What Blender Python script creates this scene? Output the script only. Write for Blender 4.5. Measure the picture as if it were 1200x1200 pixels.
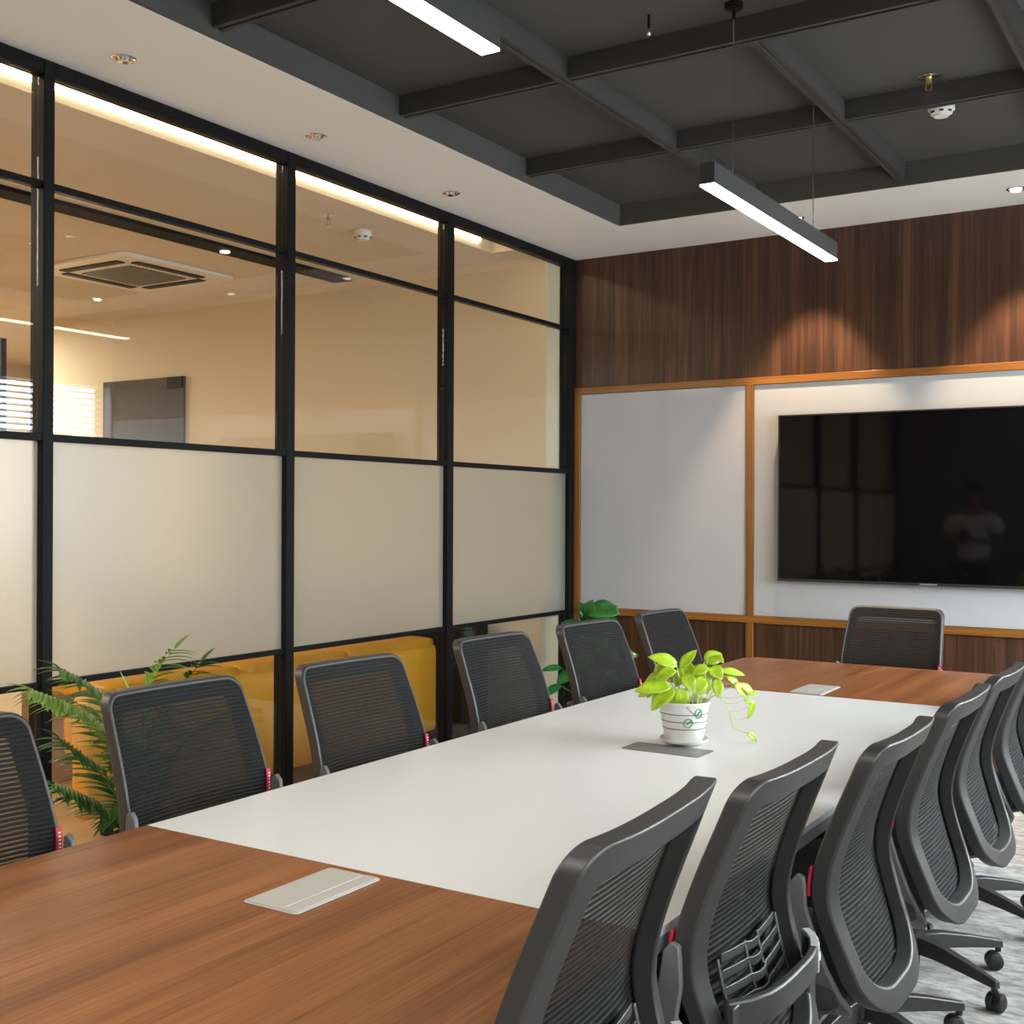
import bpy, bmesh, math, random
from math import sin, cos, pi, radians
from mathutils import Vector, Matrix, Euler

random.seed(7)
for o in list(bpy.data.objects):
    bpy.data.objects.remove(o, do_unlink=True)
SC = bpy.context.scene
COL = SC.collection

# ------------------------------------------------------------------ camera
cam = bpy.data.cameras.new('camera')
cam.sensor_width = 36.0
cam.sensor_fit = 'HORIZONTAL'
cam.lens = 1377.0 / 1200.0 * 36.0
cam.shift_y = 1.0 / 1200.0
cam.clip_start = 0.05
co = bpy.data.objects.new('camera', cam)
COL.objects.link(co)
yaw, roll = radians(32.1), radians(0.25)
co.matrix_world = Matrix.Translation((0, 0, 1.43)) @ (Matrix.Rotation(yaw, 4, 'Z') @ Matrix.Rotation(pi / 2, 4, 'X') @ Matrix.Rotation(roll, 4, 'Z'))
SC.camera = co

# ------------------------------------------------------------------ world and lights
w = bpy.data.worlds.new('world')
SC.world = w
w.use_nodes = True
w.node_tree.nodes['Background'].inputs[0].default_value = (0.72, 0.86, 1.0, 1)
w.node_tree.nodes['Background'].inputs[1].default_value = 1.2


def area(name, loc, rot, sx, sy, power, col, spread=180):
    l = bpy.data.lights.new(name, 'AREA')
    l.shape = 'RECTANGLE'
    l.size, l.size_y, l.energy, l.color = sx, sy, power, col
    l.spread = radians(spread)
    o = bpy.data.objects.new(name, l)
    o.location = loc
    o.rotation_euler = rot
    COL.objects.link(o)
    return o


# daylight just outside the two windows of the right wall
area('daylight_far_window', (0.90, 4.79, 1.725), (0, radians(90), 0), 1.50, 3.44, 330, (0.93, 0.965, 1.0))
area('daylight_near_window', (0.90, 0.65, 1.725), (0, radians(90), 0), 1.50, 2.86, 100, (0.98, 0.98, 0.98))
# unseen fill lights, added under the ceilings behind the camera and in the lounge
area('fill_room_back', (-1.5, -0.8, 2.98), (0, 0, 0), 2.2, 0.8, 55, (1.0, 0.95, 0.88))
area('fill_lounge_near', (-6.0, 1.2, 2.98), (0, 0, 0), 3.0, 2.0, 160, (1.0, 0.89, 0.74))
area('fill_lounge_left', (-9.6, 5.0, 2.98), (0, 0, 0), 1.6, 2.0, 190, (1.0, 0.89, 0.70))


def spot(name, loc, power, col, size=64, blend=0.6, tilt=(0, 0, 0)):
    l = bpy.data.lights.new(name, 'SPOT')
    l.energy, l.color, l.spot_size, l.spot_blend = power, col, radians(size), blend
    l.shadow_soft_size = 0.025
    o = bpy.data.objects.new(name, l)
    o.location = loc
    o.rotation_euler = tilt
    COL.objects.link(o)
    return o


SC.view_settings.view_transform = 'Standard'
SC.view_settings.look = 'None'
SC.view_settings.gamma = 1.0
SC.view_settings.use_curve_mapping = False
SC.view_settings.exposure = 0.0


# ------------------------------------------------------------------ materials
def mat(name, col=(0.8, 0.8, 0.8), rough=0.5, metal=0.0, spec=0.5, coat=0.0, bump=0.0, bscale=60, emit=0, ecol=None, vary=0.0, vscale=8):
    m = bpy.data.materials.new(name)
    m.use_nodes = True
    nt = m.node_tree
    b = nt.nodes['Principled BSDF']
    b.inputs['Base Color'].default_value = (*col, 1)
    b.inputs['Roughness'].default_value = rough
    b.inputs['Metallic'].default_value = metal
    b.inputs['Specular IOR Level'].default_value = spec
    b.inputs['Coat Weight'].default_value = coat
    b.inputs['Coat Roughness'].default_value = 0.05
    if emit:
        b.inputs['Emission Color'].default_value = (*(ecol or col), 1)
        b.inputs['Emission Strength'].default_value = emit
    if bump or vary:
        tc = nt.nodes.new('ShaderNodeTexCoord')
        n = nt.nodes.new('ShaderNodeTexNoise')
        n.inputs['Scale'].default_value = bscale
        n.inputs['Detail'].default_value = 4
        nt.links.new(tc.outputs['Object'], n.inputs['Vector'])
        if bump:
            bp = nt.nodes.new('ShaderNodeBump')
            bp.inputs['Strength'].default_value = bump
            bp.inputs['Distance'].default_value = 0.01
            nt.links.new(n.outputs['Fac'], bp.inputs['Height'])
            nt.links.new(bp.outputs['Normal'], b.inputs['Normal'])
        if vary:
            n2 = nt.nodes.new('ShaderNodeTexNoise')
            n2.inputs['Scale'].default_value = vscale
            nt.links.new(tc.outputs['Object'], n2.inputs['Vector'])
            cr = nt.nodes.new('ShaderNodeValToRGB')
            cr.color_ramp.elements[0].position = 0.3
            cr.color_ramp.elements[1].position = 0.7
            cr.color_ramp.elements[0].color = (*[c * (1 - vary) for c in col], 1)
            cr.color_ramp.elements[1].color = (*[min(1, c * (1 + vary)) for c in col], 1)
            nt.links.new(n2.outputs['Fac'], cr.inputs['Fac'])
            nt.links.new(cr.outputs['Color'], b.inputs['Base Color'])
    return m


def wood(name, dark, mid, light, axis, sc=1.0, rough=0.4, coat=0.0, fine=1.0):
    """straight-grained veneer, grain running along axis"""
    m = bpy.data.materials.new(name)
    m.use_nodes = True
    nt = m.node_tree
    b = nt.nodes['Principled BSDF']
    b.inputs['Roughness'].default_value = rough
    b.inputs['Coat Weight'].default_value = coat
    b.inputs['Coat Roughness'].default_value = 0.12
    tc = nt.nodes.new('ShaderNodeTexCoord')

    def layer(across, along, detail, dist):
        mp = nt.nodes.new('ShaderNodeMapping')
        s = [across, across, across]
        s[axis] = along
        mp.inputs['Scale'].default_value = s
        n = nt.nodes.new('ShaderNodeTexNoise')
        n.inputs['Scale'].default_value = 1.0
        n.inputs['Detail'].default_value = detail
        n.inputs['Roughness'].default_value = 0.62
        n.inputs['Distortion'].default_value = dist
        nt.links.new(tc.outputs['Object'], mp.inputs['Vector'])
        nt.links.new(mp.outputs['Vector'], n.inputs['Vector'])
        return n
    a = layer(16 * sc, 0.55 * sc, 3, 0.4)
    c = layer(120 * sc * fine, 2.2 * sc, 2, 0.1)
    mx = nt.nodes.new('ShaderNodeMix')
    mx.inputs['Factor'].default_value = 0.42
    nt.links.new(a.outputs['Fac'], mx.inputs[2])
    nt.links.new(c.outputs['Fac'], mx.inputs[3])
    cr = nt.nodes.new('ShaderNodeValToRGB')
    e = cr.color_ramp.elements
    e[0].position, e[0].color = 0.36, (*dark, 1)
    e[1].position, e[1].color = 0.66, (*light, 1)
    k = e.new(0.5)
    k.color = (*mid, 1)
    nt.links.new(mx.outputs[0], cr.inputs['Fac'])
    nt.links.new(cr.outputs['Color'], b.inputs['Base Color'])
    return m


def clear_glass(name, tint=(0.97, 0.985, 0.975)):
    m = bpy.data.materials.new(name)
    m.use_nodes = True
    nt = m.node_tree
    nt.nodes.remove(nt.nodes['Principled BSDF'])
    out = nt.nodes['Material Output']
    tr = nt.nodes.new('ShaderNodeBsdfTransparent')
    tr.inputs[0].default_value = (*tint, 1)
    gl = nt.nodes.new('ShaderNodeBsdfGlossy')
    gl.inputs['Roughness'].default_value = 0.0
    lw = nt.nodes.new('ShaderNodeLayerWeight')
    lw.inputs[0].default_value = 0.5
    pw = nt.nodes.new('ShaderNodeMath'); pw.operation = 'POWER'; pw.inputs[1].default_value = 5
    ml = nt.nodes.new('ShaderNodeMath'); ml.operation = 'MULTIPLY_ADD'; ml.inputs[1].default_value = 0.95; ml.inputs[2].default_value = 0.045
    mx = nt.nodes.new('ShaderNodeMixShader')
    L = nt.links.new
    L(lw.outputs['Facing'], pw.inputs[0]); L(pw.outputs[0], ml.inputs[0]); L(ml.outputs[0], mx.inputs[0])
    L(tr.outputs[0], mx.inputs[1]); L(gl.outputs[0], mx.inputs[2]); L(mx.outputs[0], out.inputs[0])
    return m


def frosted_film(name):
    m = bpy.data.materials.new(name)
    m.use_nodes = True
    nt = m.node_tree
    nt.nodes.remove(nt.nodes['Principled BSDF'])
    out = nt.nodes['Material Output']
    L = nt.links.new
    tl = nt.nodes.new('ShaderNodeBsdfTranslucent'); tl.inputs[0].default_value = (0.50, 0.52, 0.49, 1)
    df = nt.nodes.new('ShaderNodeBsdfDiffuse'); df.inputs[0].default_value = (0.50, 0.54, 0.50, 1)
    rf = nt.nodes.new('ShaderNodeBsdfRefraction'); rf.inputs['IOR'].default_value = 1.3; rf.inputs['Roughness'].default_value = 0.55
    rf.inputs[0].default_value = (0.93, 0.95, 0.92, 1)
    gl = nt.nodes.new('ShaderNodeBsdfGlossy'); gl.inputs['Roughness'].default_value = 0.28
    m1 = nt.nodes.new('ShaderNodeMixShader'); m1.inputs[0].default_value = 0.36
    m2 = nt.nodes.new('ShaderNodeMixShader'); m2.inputs[0].default_value = 0.34
    m3 = nt.nodes.new('ShaderNodeMixShader'); m3.inputs[0].default_value = 0.05
    L(tl.outputs[0], m1.inputs[1]); L(df.outputs[0], m1.inputs[2])
    L(m1.outputs[0], m2.inputs[1]); L(rf.outputs[0], m2.inputs[2])
    L(m2.outputs[0], m3.inputs[1]); L(gl.outputs[0], m3.inputs[2])
    L(m3.outputs[0], out.inputs[0])
    return m


def mesh_fabric(name, period=0.0105):
    """woven chair mesh: solid ribs with half-open rows between them (UV.y is height in metres)"""
    m = bpy.data.materials.new(name)
    m.use_nodes = True
    nt = m.node_tree
    L = nt.links.new
    b = nt.nodes['Principled BSDF']
    b.inputs['Roughness'].default_value = 0.7
    b.inputs['Specular IOR Level'].default_value = 0.22
    out = nt.nodes['Material Output']
    uv = nt.nodes.new('ShaderNodeUVMap')
    sp = nt.nodes.new('ShaderNodeSeparateXYZ')
    L(uv.outputs[0], sp.inputs[0])
    m1 = nt.nodes.new('ShaderNodeMath'); m1.operation = 'MULTIPLY'; m1.inputs[1].default_value = 2 * pi / period
    L(sp.outputs['Y'], m1.inputs[0])
    s = nt.nodes.new('ShaderNodeMath'); s.operation = 'SINE'
    L(m1.outputs[0], s.inputs[0])
    mr = nt.nodes.new('ShaderNodeMapRange')
    mr.inputs['From Min'].default_value = 0.1
    mr.inputs['From Max'].default_value = 0.7
    L(s.outputs[0], mr.inputs['Value'])
    # vertical threads crossing the open rows
    m2 = nt.nodes.new('ShaderNodeMath'); m2.operation = 'MULTIPLY'; m2.inputs[1].default_value = 2 * pi / 0.0032
    L(sp.outputs['X'], m2.inputs[0])
    s2 = nt.nodes.new('ShaderNodeMath'); s2.operation = 'SINE'
    L(m2.outputs[0], s2.inputs[0])
    r2 = nt.nodes.new('ShaderNodeMapRange')
    r2.inputs['From Min'].default_value = -0.3
    r2.inputs['From Max'].default_value = 0.4
    r2.inputs['To Min'].default_value = 0.06
    r2.inputs['To Max'].default_value = 0.42
    L(s2.outputs[0], r2.inputs['Value'])
    mm = nt.nodes.new('ShaderNodeMath'); mm.operation = 'MULTIPLY'
    L(mr.outputs[0], mm.inputs[0]); L(r2.outputs[0], mm.inputs[1])
    cr = nt.nodes.new('ShaderNodeMix'); cr.data_type = 'RGBA'
    cr.inputs[6].default_value = (0.0125, 0.0125, 0.013, 1)
    cr.inputs[7].default_value = (0.006, 0.006, 0.0065, 1)
    L(mr.outputs[0], cr.inputs[0]); L(cr.outputs[2], b.inputs['Base Color'])
    bp = nt.nodes.new('ShaderNodeBump'); bp.inputs['Strength'].default_value = 0.5; bp.inputs['Distance'].default_value = 0.002
    bp.invert = True
    L(s.outputs[0], bp.inputs['Height']); L(bp.outputs['Normal'], b.inputs['Normal'])
    tr = nt.nodes.new('ShaderNodeBsdfTransparent')
    mx = nt.nodes.new('ShaderNodeMixShader')
    L(mm.outputs[0], mx.inputs[0]); L(b.outputs[0], mx.inputs[1]); L(tr.outputs[0], mx.inputs[2])
    L(mx.outputs[0], out.inputs[0])
    return m


def carpet(name):
    m = bpy.data.materials.new(name)
    m.use_nodes = True
    nt = m.node_tree
    L = nt.links.new
    b = nt.nodes['Principled BSDF']
    b.inputs['Roughness'].default_value = 0.95
    b.inputs['Specular IOR Level'].default_value = 0.1
    tc = nt.nodes.new('ShaderNodeTexCoord')
    br = nt.nodes.new('ShaderNodeTexBrick')
    br.inputs['Color1'].default_value = (0.42, 0.41, 0.40, 1)
    br.inputs['Color2'].default_value = (0.50, 0.49, 0.48, 1)
    br.inputs['Mortar'].default_value = (0.36, 0.36, 0.37, 1)
    br.inputs['Scale'].default_value = 1.0
    br.inputs['Mortar Size'].default_value = 0.002
    br.inputs['Brick Width'].default_value = 1.0
    br.inputs['Row Height'].default_value = 0.25
    L(tc.outputs['Object'], br.inputs['Vector'])
    mp = nt.nodes.new('ShaderNodeMapping'); mp.inputs['Scale'].default_value = (5, 12, 1)
    L(tc.outputs['Object'], mp.inputs['Vector'])
    n = nt.nodes.new('ShaderNodeTexNoise'); n.inputs['Scale'].default_value = 2.4; n.inputs['Detail'].default_value = 8; n.inputs['Roughness'].default_value = 0.75
    L(mp.outputs[0], n.inputs['Vector'])
    cr = nt.nodes.new('ShaderNodeValToRGB')
    cr.color_ramp.elements[0].position = 0.40; cr.color_ramp.elements[0].color = (0.45, 0.45, 0.46, 1)
    cr.color_ramp.elements[1].position = 0.58; cr.color_ramp.elements[1].color = (1.15, 1.15, 1.14, 1)
    L(n.outputs['Fac'], cr.inputs['Fac'])
    mx = nt.nodes.new('ShaderNodeMix'); mx.data_type = 'RGBA'; mx.blend_type = 'MULTIPLY'; mx.inputs[0].default_value = 0.8
    L(br.outputs['Color'], mx.inputs[6]); L(cr.outputs['Color'], mx.inputs[7]); L(mx.outputs[2], b.inputs['Base Color'])
    return m


M = {}
M['white_paint'] = mat('white_paint', (0.84, 0.83, 0.81), 0.8, bump=0.03, bscale=200)
M['cream_paint'] = mat('cream_paint', (0.70, 0.60, 0.44), 0.8, bump=0.03, bscale=150)
M['lounge_ceiling_paint'] = mat('lounge_ceiling_paint', (0.66, 0.58, 0.48), 0.8)
M['grey_paint'] = mat('grey_paint', (0.55, 0.50, 0.42), 0.8, bump=0.03, bscale=150)
M['tray_paint'] = mat('tray_paint', (0.066, 0.066, 0.066), 0.75, bump=0.02, bscale=150)
M['beam_paint'] = mat('beam_paint', (0.045, 0.045, 0.046), 0.6, bump=0.02, bscale=150)
M['walnut'] = wood('walnut_panel', (0.025, 0.0088, 0.0038), (0.054, 0.0205, 0.0092), (0.112, 0.047, 0.022), 2, 1.0, 0.42, 0.05)
M['teak_trim'] = wood('teak_trim', (0.15, 0.052, 0.007), (0.24, 0.090, 0.013), (0.34, 0.14, 0.026), 0, 1.4, 0.38, 0.1)
M['teak_trim_v'] = wood('teak_trim_upright', (0.15, 0.052, 0.007), (0.24, 0.090, 0.013), (0.34, 0.14, 0.026), 2, 1.4, 0.38, 0.1)
M['table_wood'] = wood('table_veneer', (0.150, 0.045, 0.010), (0.255, 0.086, 0.023), (0.37, 0.142, 0.046), 1, 1.0, 0.40, 0.08, 1.3)
M['table_white'] = mat('table_white', (0.79, 0.79, 0.79), 0.32, coat=0.15)
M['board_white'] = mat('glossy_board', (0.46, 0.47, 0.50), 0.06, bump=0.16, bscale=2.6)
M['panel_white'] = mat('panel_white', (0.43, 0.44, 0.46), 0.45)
M['steel_black'] = mat('black_steel', (0.006, 0.006, 0.007), 0.6, spec=0.15, bump=0.02, bscale=300)
M['black_gloss'] = mat('screen_black', (0.002, 0.002, 0.0025), 0.04, spec=0.28)
M['black_bezel'] = mat('bezel_black', (0.02, 0.02, 0.021), 0.25, spec=0.6)
M['plastic'] = mat('charcoal_plastic', (0.034, 0.034, 0.0345), 0.40, spec=0.7, bump=0.05, bscale=900)
M['plastic_side'] = mat('grey_plastic', (0.13, 0.13, 0.133), 0.42, bump=0.05, bscale=900)
M['rubber'] = mat('black_rubber', (0.02, 0.02, 0.02), 0.5)
M['fabric_solid'] = mat('seat_fabric', (0.022, 0.022, 0.024), 0.9, bump=0.3, bscale=700)
M['piping'] = mat('grey_piping', (0.10, 0.10, 0.103), 0.6)
M['tag_red'] = mat('tag_red', (0.45, 0.008, 0.05), 0.5)
M['tag_white'] = mat('tag_white', (0.85, 0.8, 0.8), 0.5)
M['label_grey'] = mat('label_grey', (0.48, 0.49, 0.5), 0.3)
M['mesh'] = mesh_fabric('chair_mesh')
M['silver'] = mat('brushed_aluminium', (0.60, 0.59, 0.56), 0.34, metal=0.25)
M['grey_metal'] = mat('dull_grey_metal', (0.30, 0.30, 0.30), 0.4, metal=0.6)
M['edge_band'] = mat('grey_edge_band', (0.26, 0.26, 0.265), 0.4)
M['chrome'] = mat('chrome', (0.85, 0.85, 0.85), 0.12, metal=1.0)
M['brass'] = mat('brass', (0.7, 0.5, 0.2), 0.3, metal=1.0)
M['lamp_body'] = mat('lamp_body', (0.045, 0.045, 0.046), 0.5, metal=0.2)
M['lamp_strip'] = mat('lamp_strip', (1, 1, 1), 0.5, emit=12, ecol=(1.0, 0.95, 0.88))
M['cove_led'] = mat('cove_led', (1, 0.8, 0.5), 0.5, emit=11, ecol=(1.0, 0.78, 0.50))
M['downlight_led'] = mat('downlight_led', (1, 1, 1), 0.5, emit=6, ecol=(1.0, 0.9, 0.78))
M['white_plastic'] = mat('white_plastic', (0.78, 0.78, 0.77), 0.4)
M['dark_slot'] = mat('dark_slot', (0.015, 0.015, 0.015), 0.6)
M['glass'] = clear_glass('clear_glass')
M['dark_glass'] = mat('smoked_glass', (0.085, 0.082, 0.075), 0.10)
M['frosted'] = frosted_film('frosted_film')
M['leather'] = mat('mustard_leather', (0.62, 0.29, 0.022), 0.42, bump=0.15, bscale=18)
M['lounge_floor'] = wood('lounge_floor', (0.44, 0.25, 0.11), (0.54, 0.33, 0.15), (0.62, 0.40, 0.20), 1, 0.5, 0.35, 0.1)
M['carpet'] = carpet('grey_plank_carpet')
M['marble'] = mat('pale_stone', (0.62, 0.57, 0.47), 0.3, vary=0.1, vscale=2.5)
M['pot_white'] = mat('pot_ceramic', (0.66, 0.65, 0.63), 0.3)
M['pot_line'] = mat('pot_line', (0.10, 0.10, 0.11), 0.5)
M['pot_green'] = mat('pot_leaf_print', (0.07, 0.30, 0.14), 0.5)
M['soil'] = mat('soil', (0.05, 0.035, 0.02), 0.95, bump=1.0, bscale=150)
M['lime'] = mat('lime_leaf', (0.33, 0.48, 0.02), 0.35, vary=0.28, vscale=22)
M['lime_stem'] = mat('lime_stem', (0.42, 0.55, 0.10), 0.5)
M['palm'] = mat('palm_leaf', (0.055, 0.17, 0.022), 0.38, vary=0.5, vscale=7)
M['palm_light'] = mat('palm_leaf_light', (0.24, 0.40, 0.06), 0.4, vary=0.3, vscale=9)
M['deep_leaf'] = mat('deep_green_leaf', (0.018, 0.13, 0.022), 0.28, vary=0.35, vscale=14)
M['stem_brown'] = mat('stem_brown', (0.10, 0.09, 0.03), 0.7)
M['planter'] = mat('planter_grey', (0.10, 0.10, 0.105), 0.5)
M['navy'] = mat('navy_board', (0.015, 0.018, 0.05), 0.4)
M['petal_red'] = mat('petal_red', (0.5, 0.08, 0.06), 0.5)
M['petal_green'] = mat('petal_green', (0.10, 0.30, 0.12), 0.5)
M['skin'] = mat('skin', (0.25, 0.13, 0.08), 0.5)
M['shirt'] = mat('white_shirt', (0.75, 0.75, 0.76), 0.85, bump=0.2, bscale=30)
M['trouser'] = mat('dark_trousers', (0.02, 0.022, 0.03), 0.85)
M['hair'] = mat('black_hair', (0.01, 0.009, 0.008), 0.6)
M['blind'] = mat('blind_slat', (0.82, 0.82, 0.80), 0.5)

# ------------------------------------------------------------------ geometry helpers


def base_of(p):
    v = Vector((0, 0, 0))
    return v


def obj(name, bm, m, parent=None, smooth=False, bevel=0.0, seg=2, origin=None, angle=40):
    """link a bmesh as one object; geometry is in the parent's local space (or world when top-level)"""
    me = bpy.data.meshes.new(name)
    bmesh.ops.recalc_face_normals(bm, faces=bm.faces)
    if origin is not None:
        bmesh.ops.translate(bm, verts=bm.verts, vec=-Vector(origin))
    bm.to_mesh(me)
    bm.free()
    o = bpy.data.objects.new(name, me)
    COL.objects.link(o)
    if isinstance(m, (list, tuple)):
        for q in m:
            me.materials.append(q)
    else:
        me.materials.append(m)
    if origin is not None:
        o.location = origin
    if parent is not None:
        o.parent = parent
    if bevel:
        b = o.modifiers.new('bevel', 'BEVEL')
        b.width = bevel
        b.segments = seg
        b.limit_method = 'ANGLE'
        b.angle_limit = radians(40)
        smooth = True
    if smooth:
        for p in me.polygons:
            p.use_smooth = True
        try:
            me.set_sharp_from_angle(angle=radians(angle))
        except Exception:
            pass
    return o


def tag(o, label=None, cat=None, group=None, kind=None):
    if label:
        o['label'] = label
    if cat:
        o['category'] = cat
    if group:
        o['group'] = group
    if kind:
        o['kind'] = kind
    return o


def thing(name, label, cat, loc=(0, 0, 0), rz=0.0, group=None):
    o = bpy.data.objects.new(name, None)
    o.empty_display_size = 0.1
    o.location = loc
    o.rotation_euler = (0, 0, rz)
    COL.objects.link(o)
    return tag(o, label, cat, group)


def BM():
    return bmesh.new()


def box(bm, x0, x1, y0, y1, z0, z1, mi=0):
    v = [bm.verts.new((x, y, z)) for x in (x0, x1) for y in (y0, y1) for z in (z0, z1)]
    idx = [(0, 1, 3, 2), (4, 6, 7, 5), (0, 4, 5, 1), (2, 3, 7, 6), (0, 2, 6, 4), (1, 5, 7, 3)]
    fs = []
    for f in idx:
        q = bm.faces.new([v[i] for i in f])
        q.material_index = mi
        fs.append(q)
    return fs


def bxm(x0, x1, y0, y1, z0, z1):
    bm = BM()
    box(bm, x0, x1, y0, y1, z0, z1)
    return bm


def tube(bm, pts, r, n=8, caps=True, flat=None):
    """sweep a circle (or an ellipse r=(a,b) with 'flat' up-hint) along points; r may be a list"""
    pts = [Vector(p) for p in pts]
    rings = []
    up = Vector(flat) if flat else None
    prevx = None
    for i, p in enumerate(pts):
        t = (pts[min(i + 1, len(pts) - 1)] - pts[max(i - 1, 0)]).normalized()
        if up is not None:
            x = up - t * up.dot(t)
        elif prevx is not None:
            x = prevx - t * prevx.dot(t)
        else:
            h = Vector((0, 0, 1)) if abs(t.z) < 0.9 else Vector((1, 0, 0))
            x = t.cross(h)
        if x.length < 1e-6:
            x = t.orthogonal()
        x.normalize()
        prevx = x
        y = t.cross(x).normalized()
        rr = r[i] if isinstance(r, list) else r
        a, b = rr if isinstance(rr, tuple) else (rr, rr)
        rings.append([bm.verts.new(p + x * (cos(2 * pi * k / n) * a) + y * (sin(2 * pi * k / n) * b)) for k in range(n)])
    for i in range(len(rings) - 1):
        for k in range(n):
            bm.faces.new((rings[i][k], rings[i][(k + 1) % n], rings[i + 1][(k + 1) % n], rings[i + 1][k]))
    if caps:
        bm.faces.new(rings[0][::-1])
        bm.faces.new(rings[-1])


def strap(bm, pts, wdt, thk, up):
    """rectangular strip swept along points; up = width direction"""
    pts = [Vector(p) for p in pts]
    up = Vector(up)
    rings = []
    for i, p in enumerate(pts):
        t = (pts[min(i + 1, len(pts) - 1)] - pts[max(i - 1, 0)]).normalized()
        x = (up - t * up.dot(t)).normalized()
        y = t.cross(x).normalized()
        W = wdt[i] if isinstance(wdt, list) else wdt
        T = thk[i] if isinstance(thk, list) else thk
        rings.append([bm.verts.new(p + x * a * W / 2 + y * b * T / 2) for a, b in ((-1, -1), (1, -1), (1, 1), (-1, 1))])
    for i in range(len(rings) - 1):
        for k in range(4):
            bm.faces.new((rings[i][k], rings[i][(k + 1) % 4], rings[i + 1][(k + 1) % 4], rings[i + 1][k]))
    bm.faces.new(rings[0][::-1])
    bm.faces.new(rings[-1])


def lathe(bm, prof, n=32, c=(0, 0, 0), closed=False):
    c = Vector(c)
    rings = []
    for r, z in prof:
        if r < 1e-5:
            rings.append([bm.verts.new(c + Vector((0, 0, z)))])
        else:
            rings.append([bm.verts.new(c + Vector((r * cos(2 * pi * k / n), r * sin(2 * pi * k / n), z))) for k in range(n)])
    for a, b in zip(rings[:-1], rings[1:]):
        for k in range(n):
            k2 = (k + 1) % n
            if len(a) == 1 and len(b) == 1:
                continue
            if len(a) == 1:
                bm.faces.new((a[0], b[k2], b[k]))
            elif len(b) == 1:
                bm.faces.new((a[k], a[k2], b[0]))
            else:
                bm.faces.new((a[k], a[k2], b[k2], b[k]))


def prism(bm, poly, z0, z1, f=lambda x, y, z: (x, y, z)):
    a = [bm.verts.new(f(x, y, z0)) for x, y in poly]
    b = [bm.verts.new(f(x, y, z1)) for x, y in poly]
    bm.faces.new(a[::-1])
    bm.faces.new(b)
    n = len(poly)
    for i in range(n):
        bm.faces.new((a[i], a[(i + 1) % n], b[(i + 1) % n], b[i]))


def rrect(x0, x1, y0, y1, r, n=6):
    """rounded rectangle polygon; r may be four radii (x0y0, x1y0, x1y1, x0y1)"""
    rs = r if isinstance(r, (list, tuple)) else (r,) * 4
    out = []
    for (cx, cy, sx, sy, a0), rr in zip(((x0, y0, 1, 1, pi), (x1, y0, -1, 1, 1.5 * pi), (x1, y1, -1, -1, 0), (x0, y1, 1, -1, pi / 2)), rs):
        if rr < 1e-5:
            out.append((cx, cy))
            continue
        for k in range(n + 1):
            a = a0 + (pi / 2) * k / n
            out.append((cx + sx * rr + rr * cos(a), cy + sy * rr + rr * sin(a)))
    return out


def struct(name, bm, m, **k):
    o = obj(name, bm, m, **k)
    o['kind'] = 'structure'
    return o


# ================================================================== THE ROOM
XL, YB, H = -3.634, 6.555, 3.04        # partition face, back wall face, soffit height
XR, YF = 0.72, -1.7                    # window wall, wall behind the camera
TX, TY, TZ = -3.0, 5.90, 3.155         # ceiling tray: left edge, back edge, top
TXR, TYN = 0.30, -0.9

struct('floor', bxm(XL - 0.06, XR + 0.1, YF - 0.1, YB + 0.1, -0.05, 0.0), M['carpet'])

# soffit ring around the dark tray
bm = BM()
box(bm, XL - 0.02, TX, YF, YB + 0.1, H, H + 0.25)
box(bm, TXR, XR + 0.1, YF, YB + 0.1, H, H + 0.25)
box(bm, TX, TXR, TY, YB + 0.1, H, H + 0.25)
box(bm, TX, TXR, YF, TYN, H, H + 0.25)
struct('ceiling', bm, M['white_paint'])
bm = BM()
box(bm, TX, TXR, TYN, TY, TZ, TZ + 0.1)
e = 0.012
box(bm, TX, TX + e, TYN, TY, H + 0.001, TZ)
box(bm, TXR - e, TXR, TYN, TY, H + 0.001, TZ)
box(bm, TX + e, TXR - e, TY - e, TY, H + 0.001, TZ)
box(bm, TX + e, TXR - e, TYN, TYN + e, H + 0.001, TZ)
struct('ceiling_tray', bm, M['tray_paint'])

# back wall: walnut veneer, teak trims, boards
bm = bxm(XL - 0.1, XR + 0.1, YB, YB + 0.12, 0, H + 0.1)
struct('wall_back', bm, M['walnut'])
bm = BM()
box(bm, XL + 0.0, XR, YB - 0.022, YB, 2.181, 2.224)
struct('trim_1', bm, M['teak_trim'], bevel=0.002)
bm = bxm(XL + 0.0, XR, YB - 0.022, YB, 0.795, 0.837)
struct('trim_2', bm, M['teak_trim'], bevel=0.002)
for i, (x0, z0, z1) in enumerate([(-3.634, 0.837, 2.181), (-2.486, 0.837, 2.181), (-0.30, 0.837, 2.181),
                                  (-3.634, 0.0, 0.795), (-2.486, 0.0, 0.795), (-0.30, 0.0, 0.795)]):
    struct('trim_%d' % (i + 3), bxm(x0, x0 + 0.042, YB - 0.022, YB, z0, z1), M['teak_trim_v'], bevel=0.002)
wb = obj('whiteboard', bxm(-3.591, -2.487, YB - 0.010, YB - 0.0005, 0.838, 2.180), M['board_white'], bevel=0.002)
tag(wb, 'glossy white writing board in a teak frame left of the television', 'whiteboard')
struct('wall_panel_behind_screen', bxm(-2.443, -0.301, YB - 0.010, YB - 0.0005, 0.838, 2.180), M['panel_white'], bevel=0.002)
struct('wall_panel_right', bxm(-0.257, XR, YB - 0.010, YB - 0.0005, 0.838, 2.180), M['panel_white'], bevel=0.002)

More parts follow.
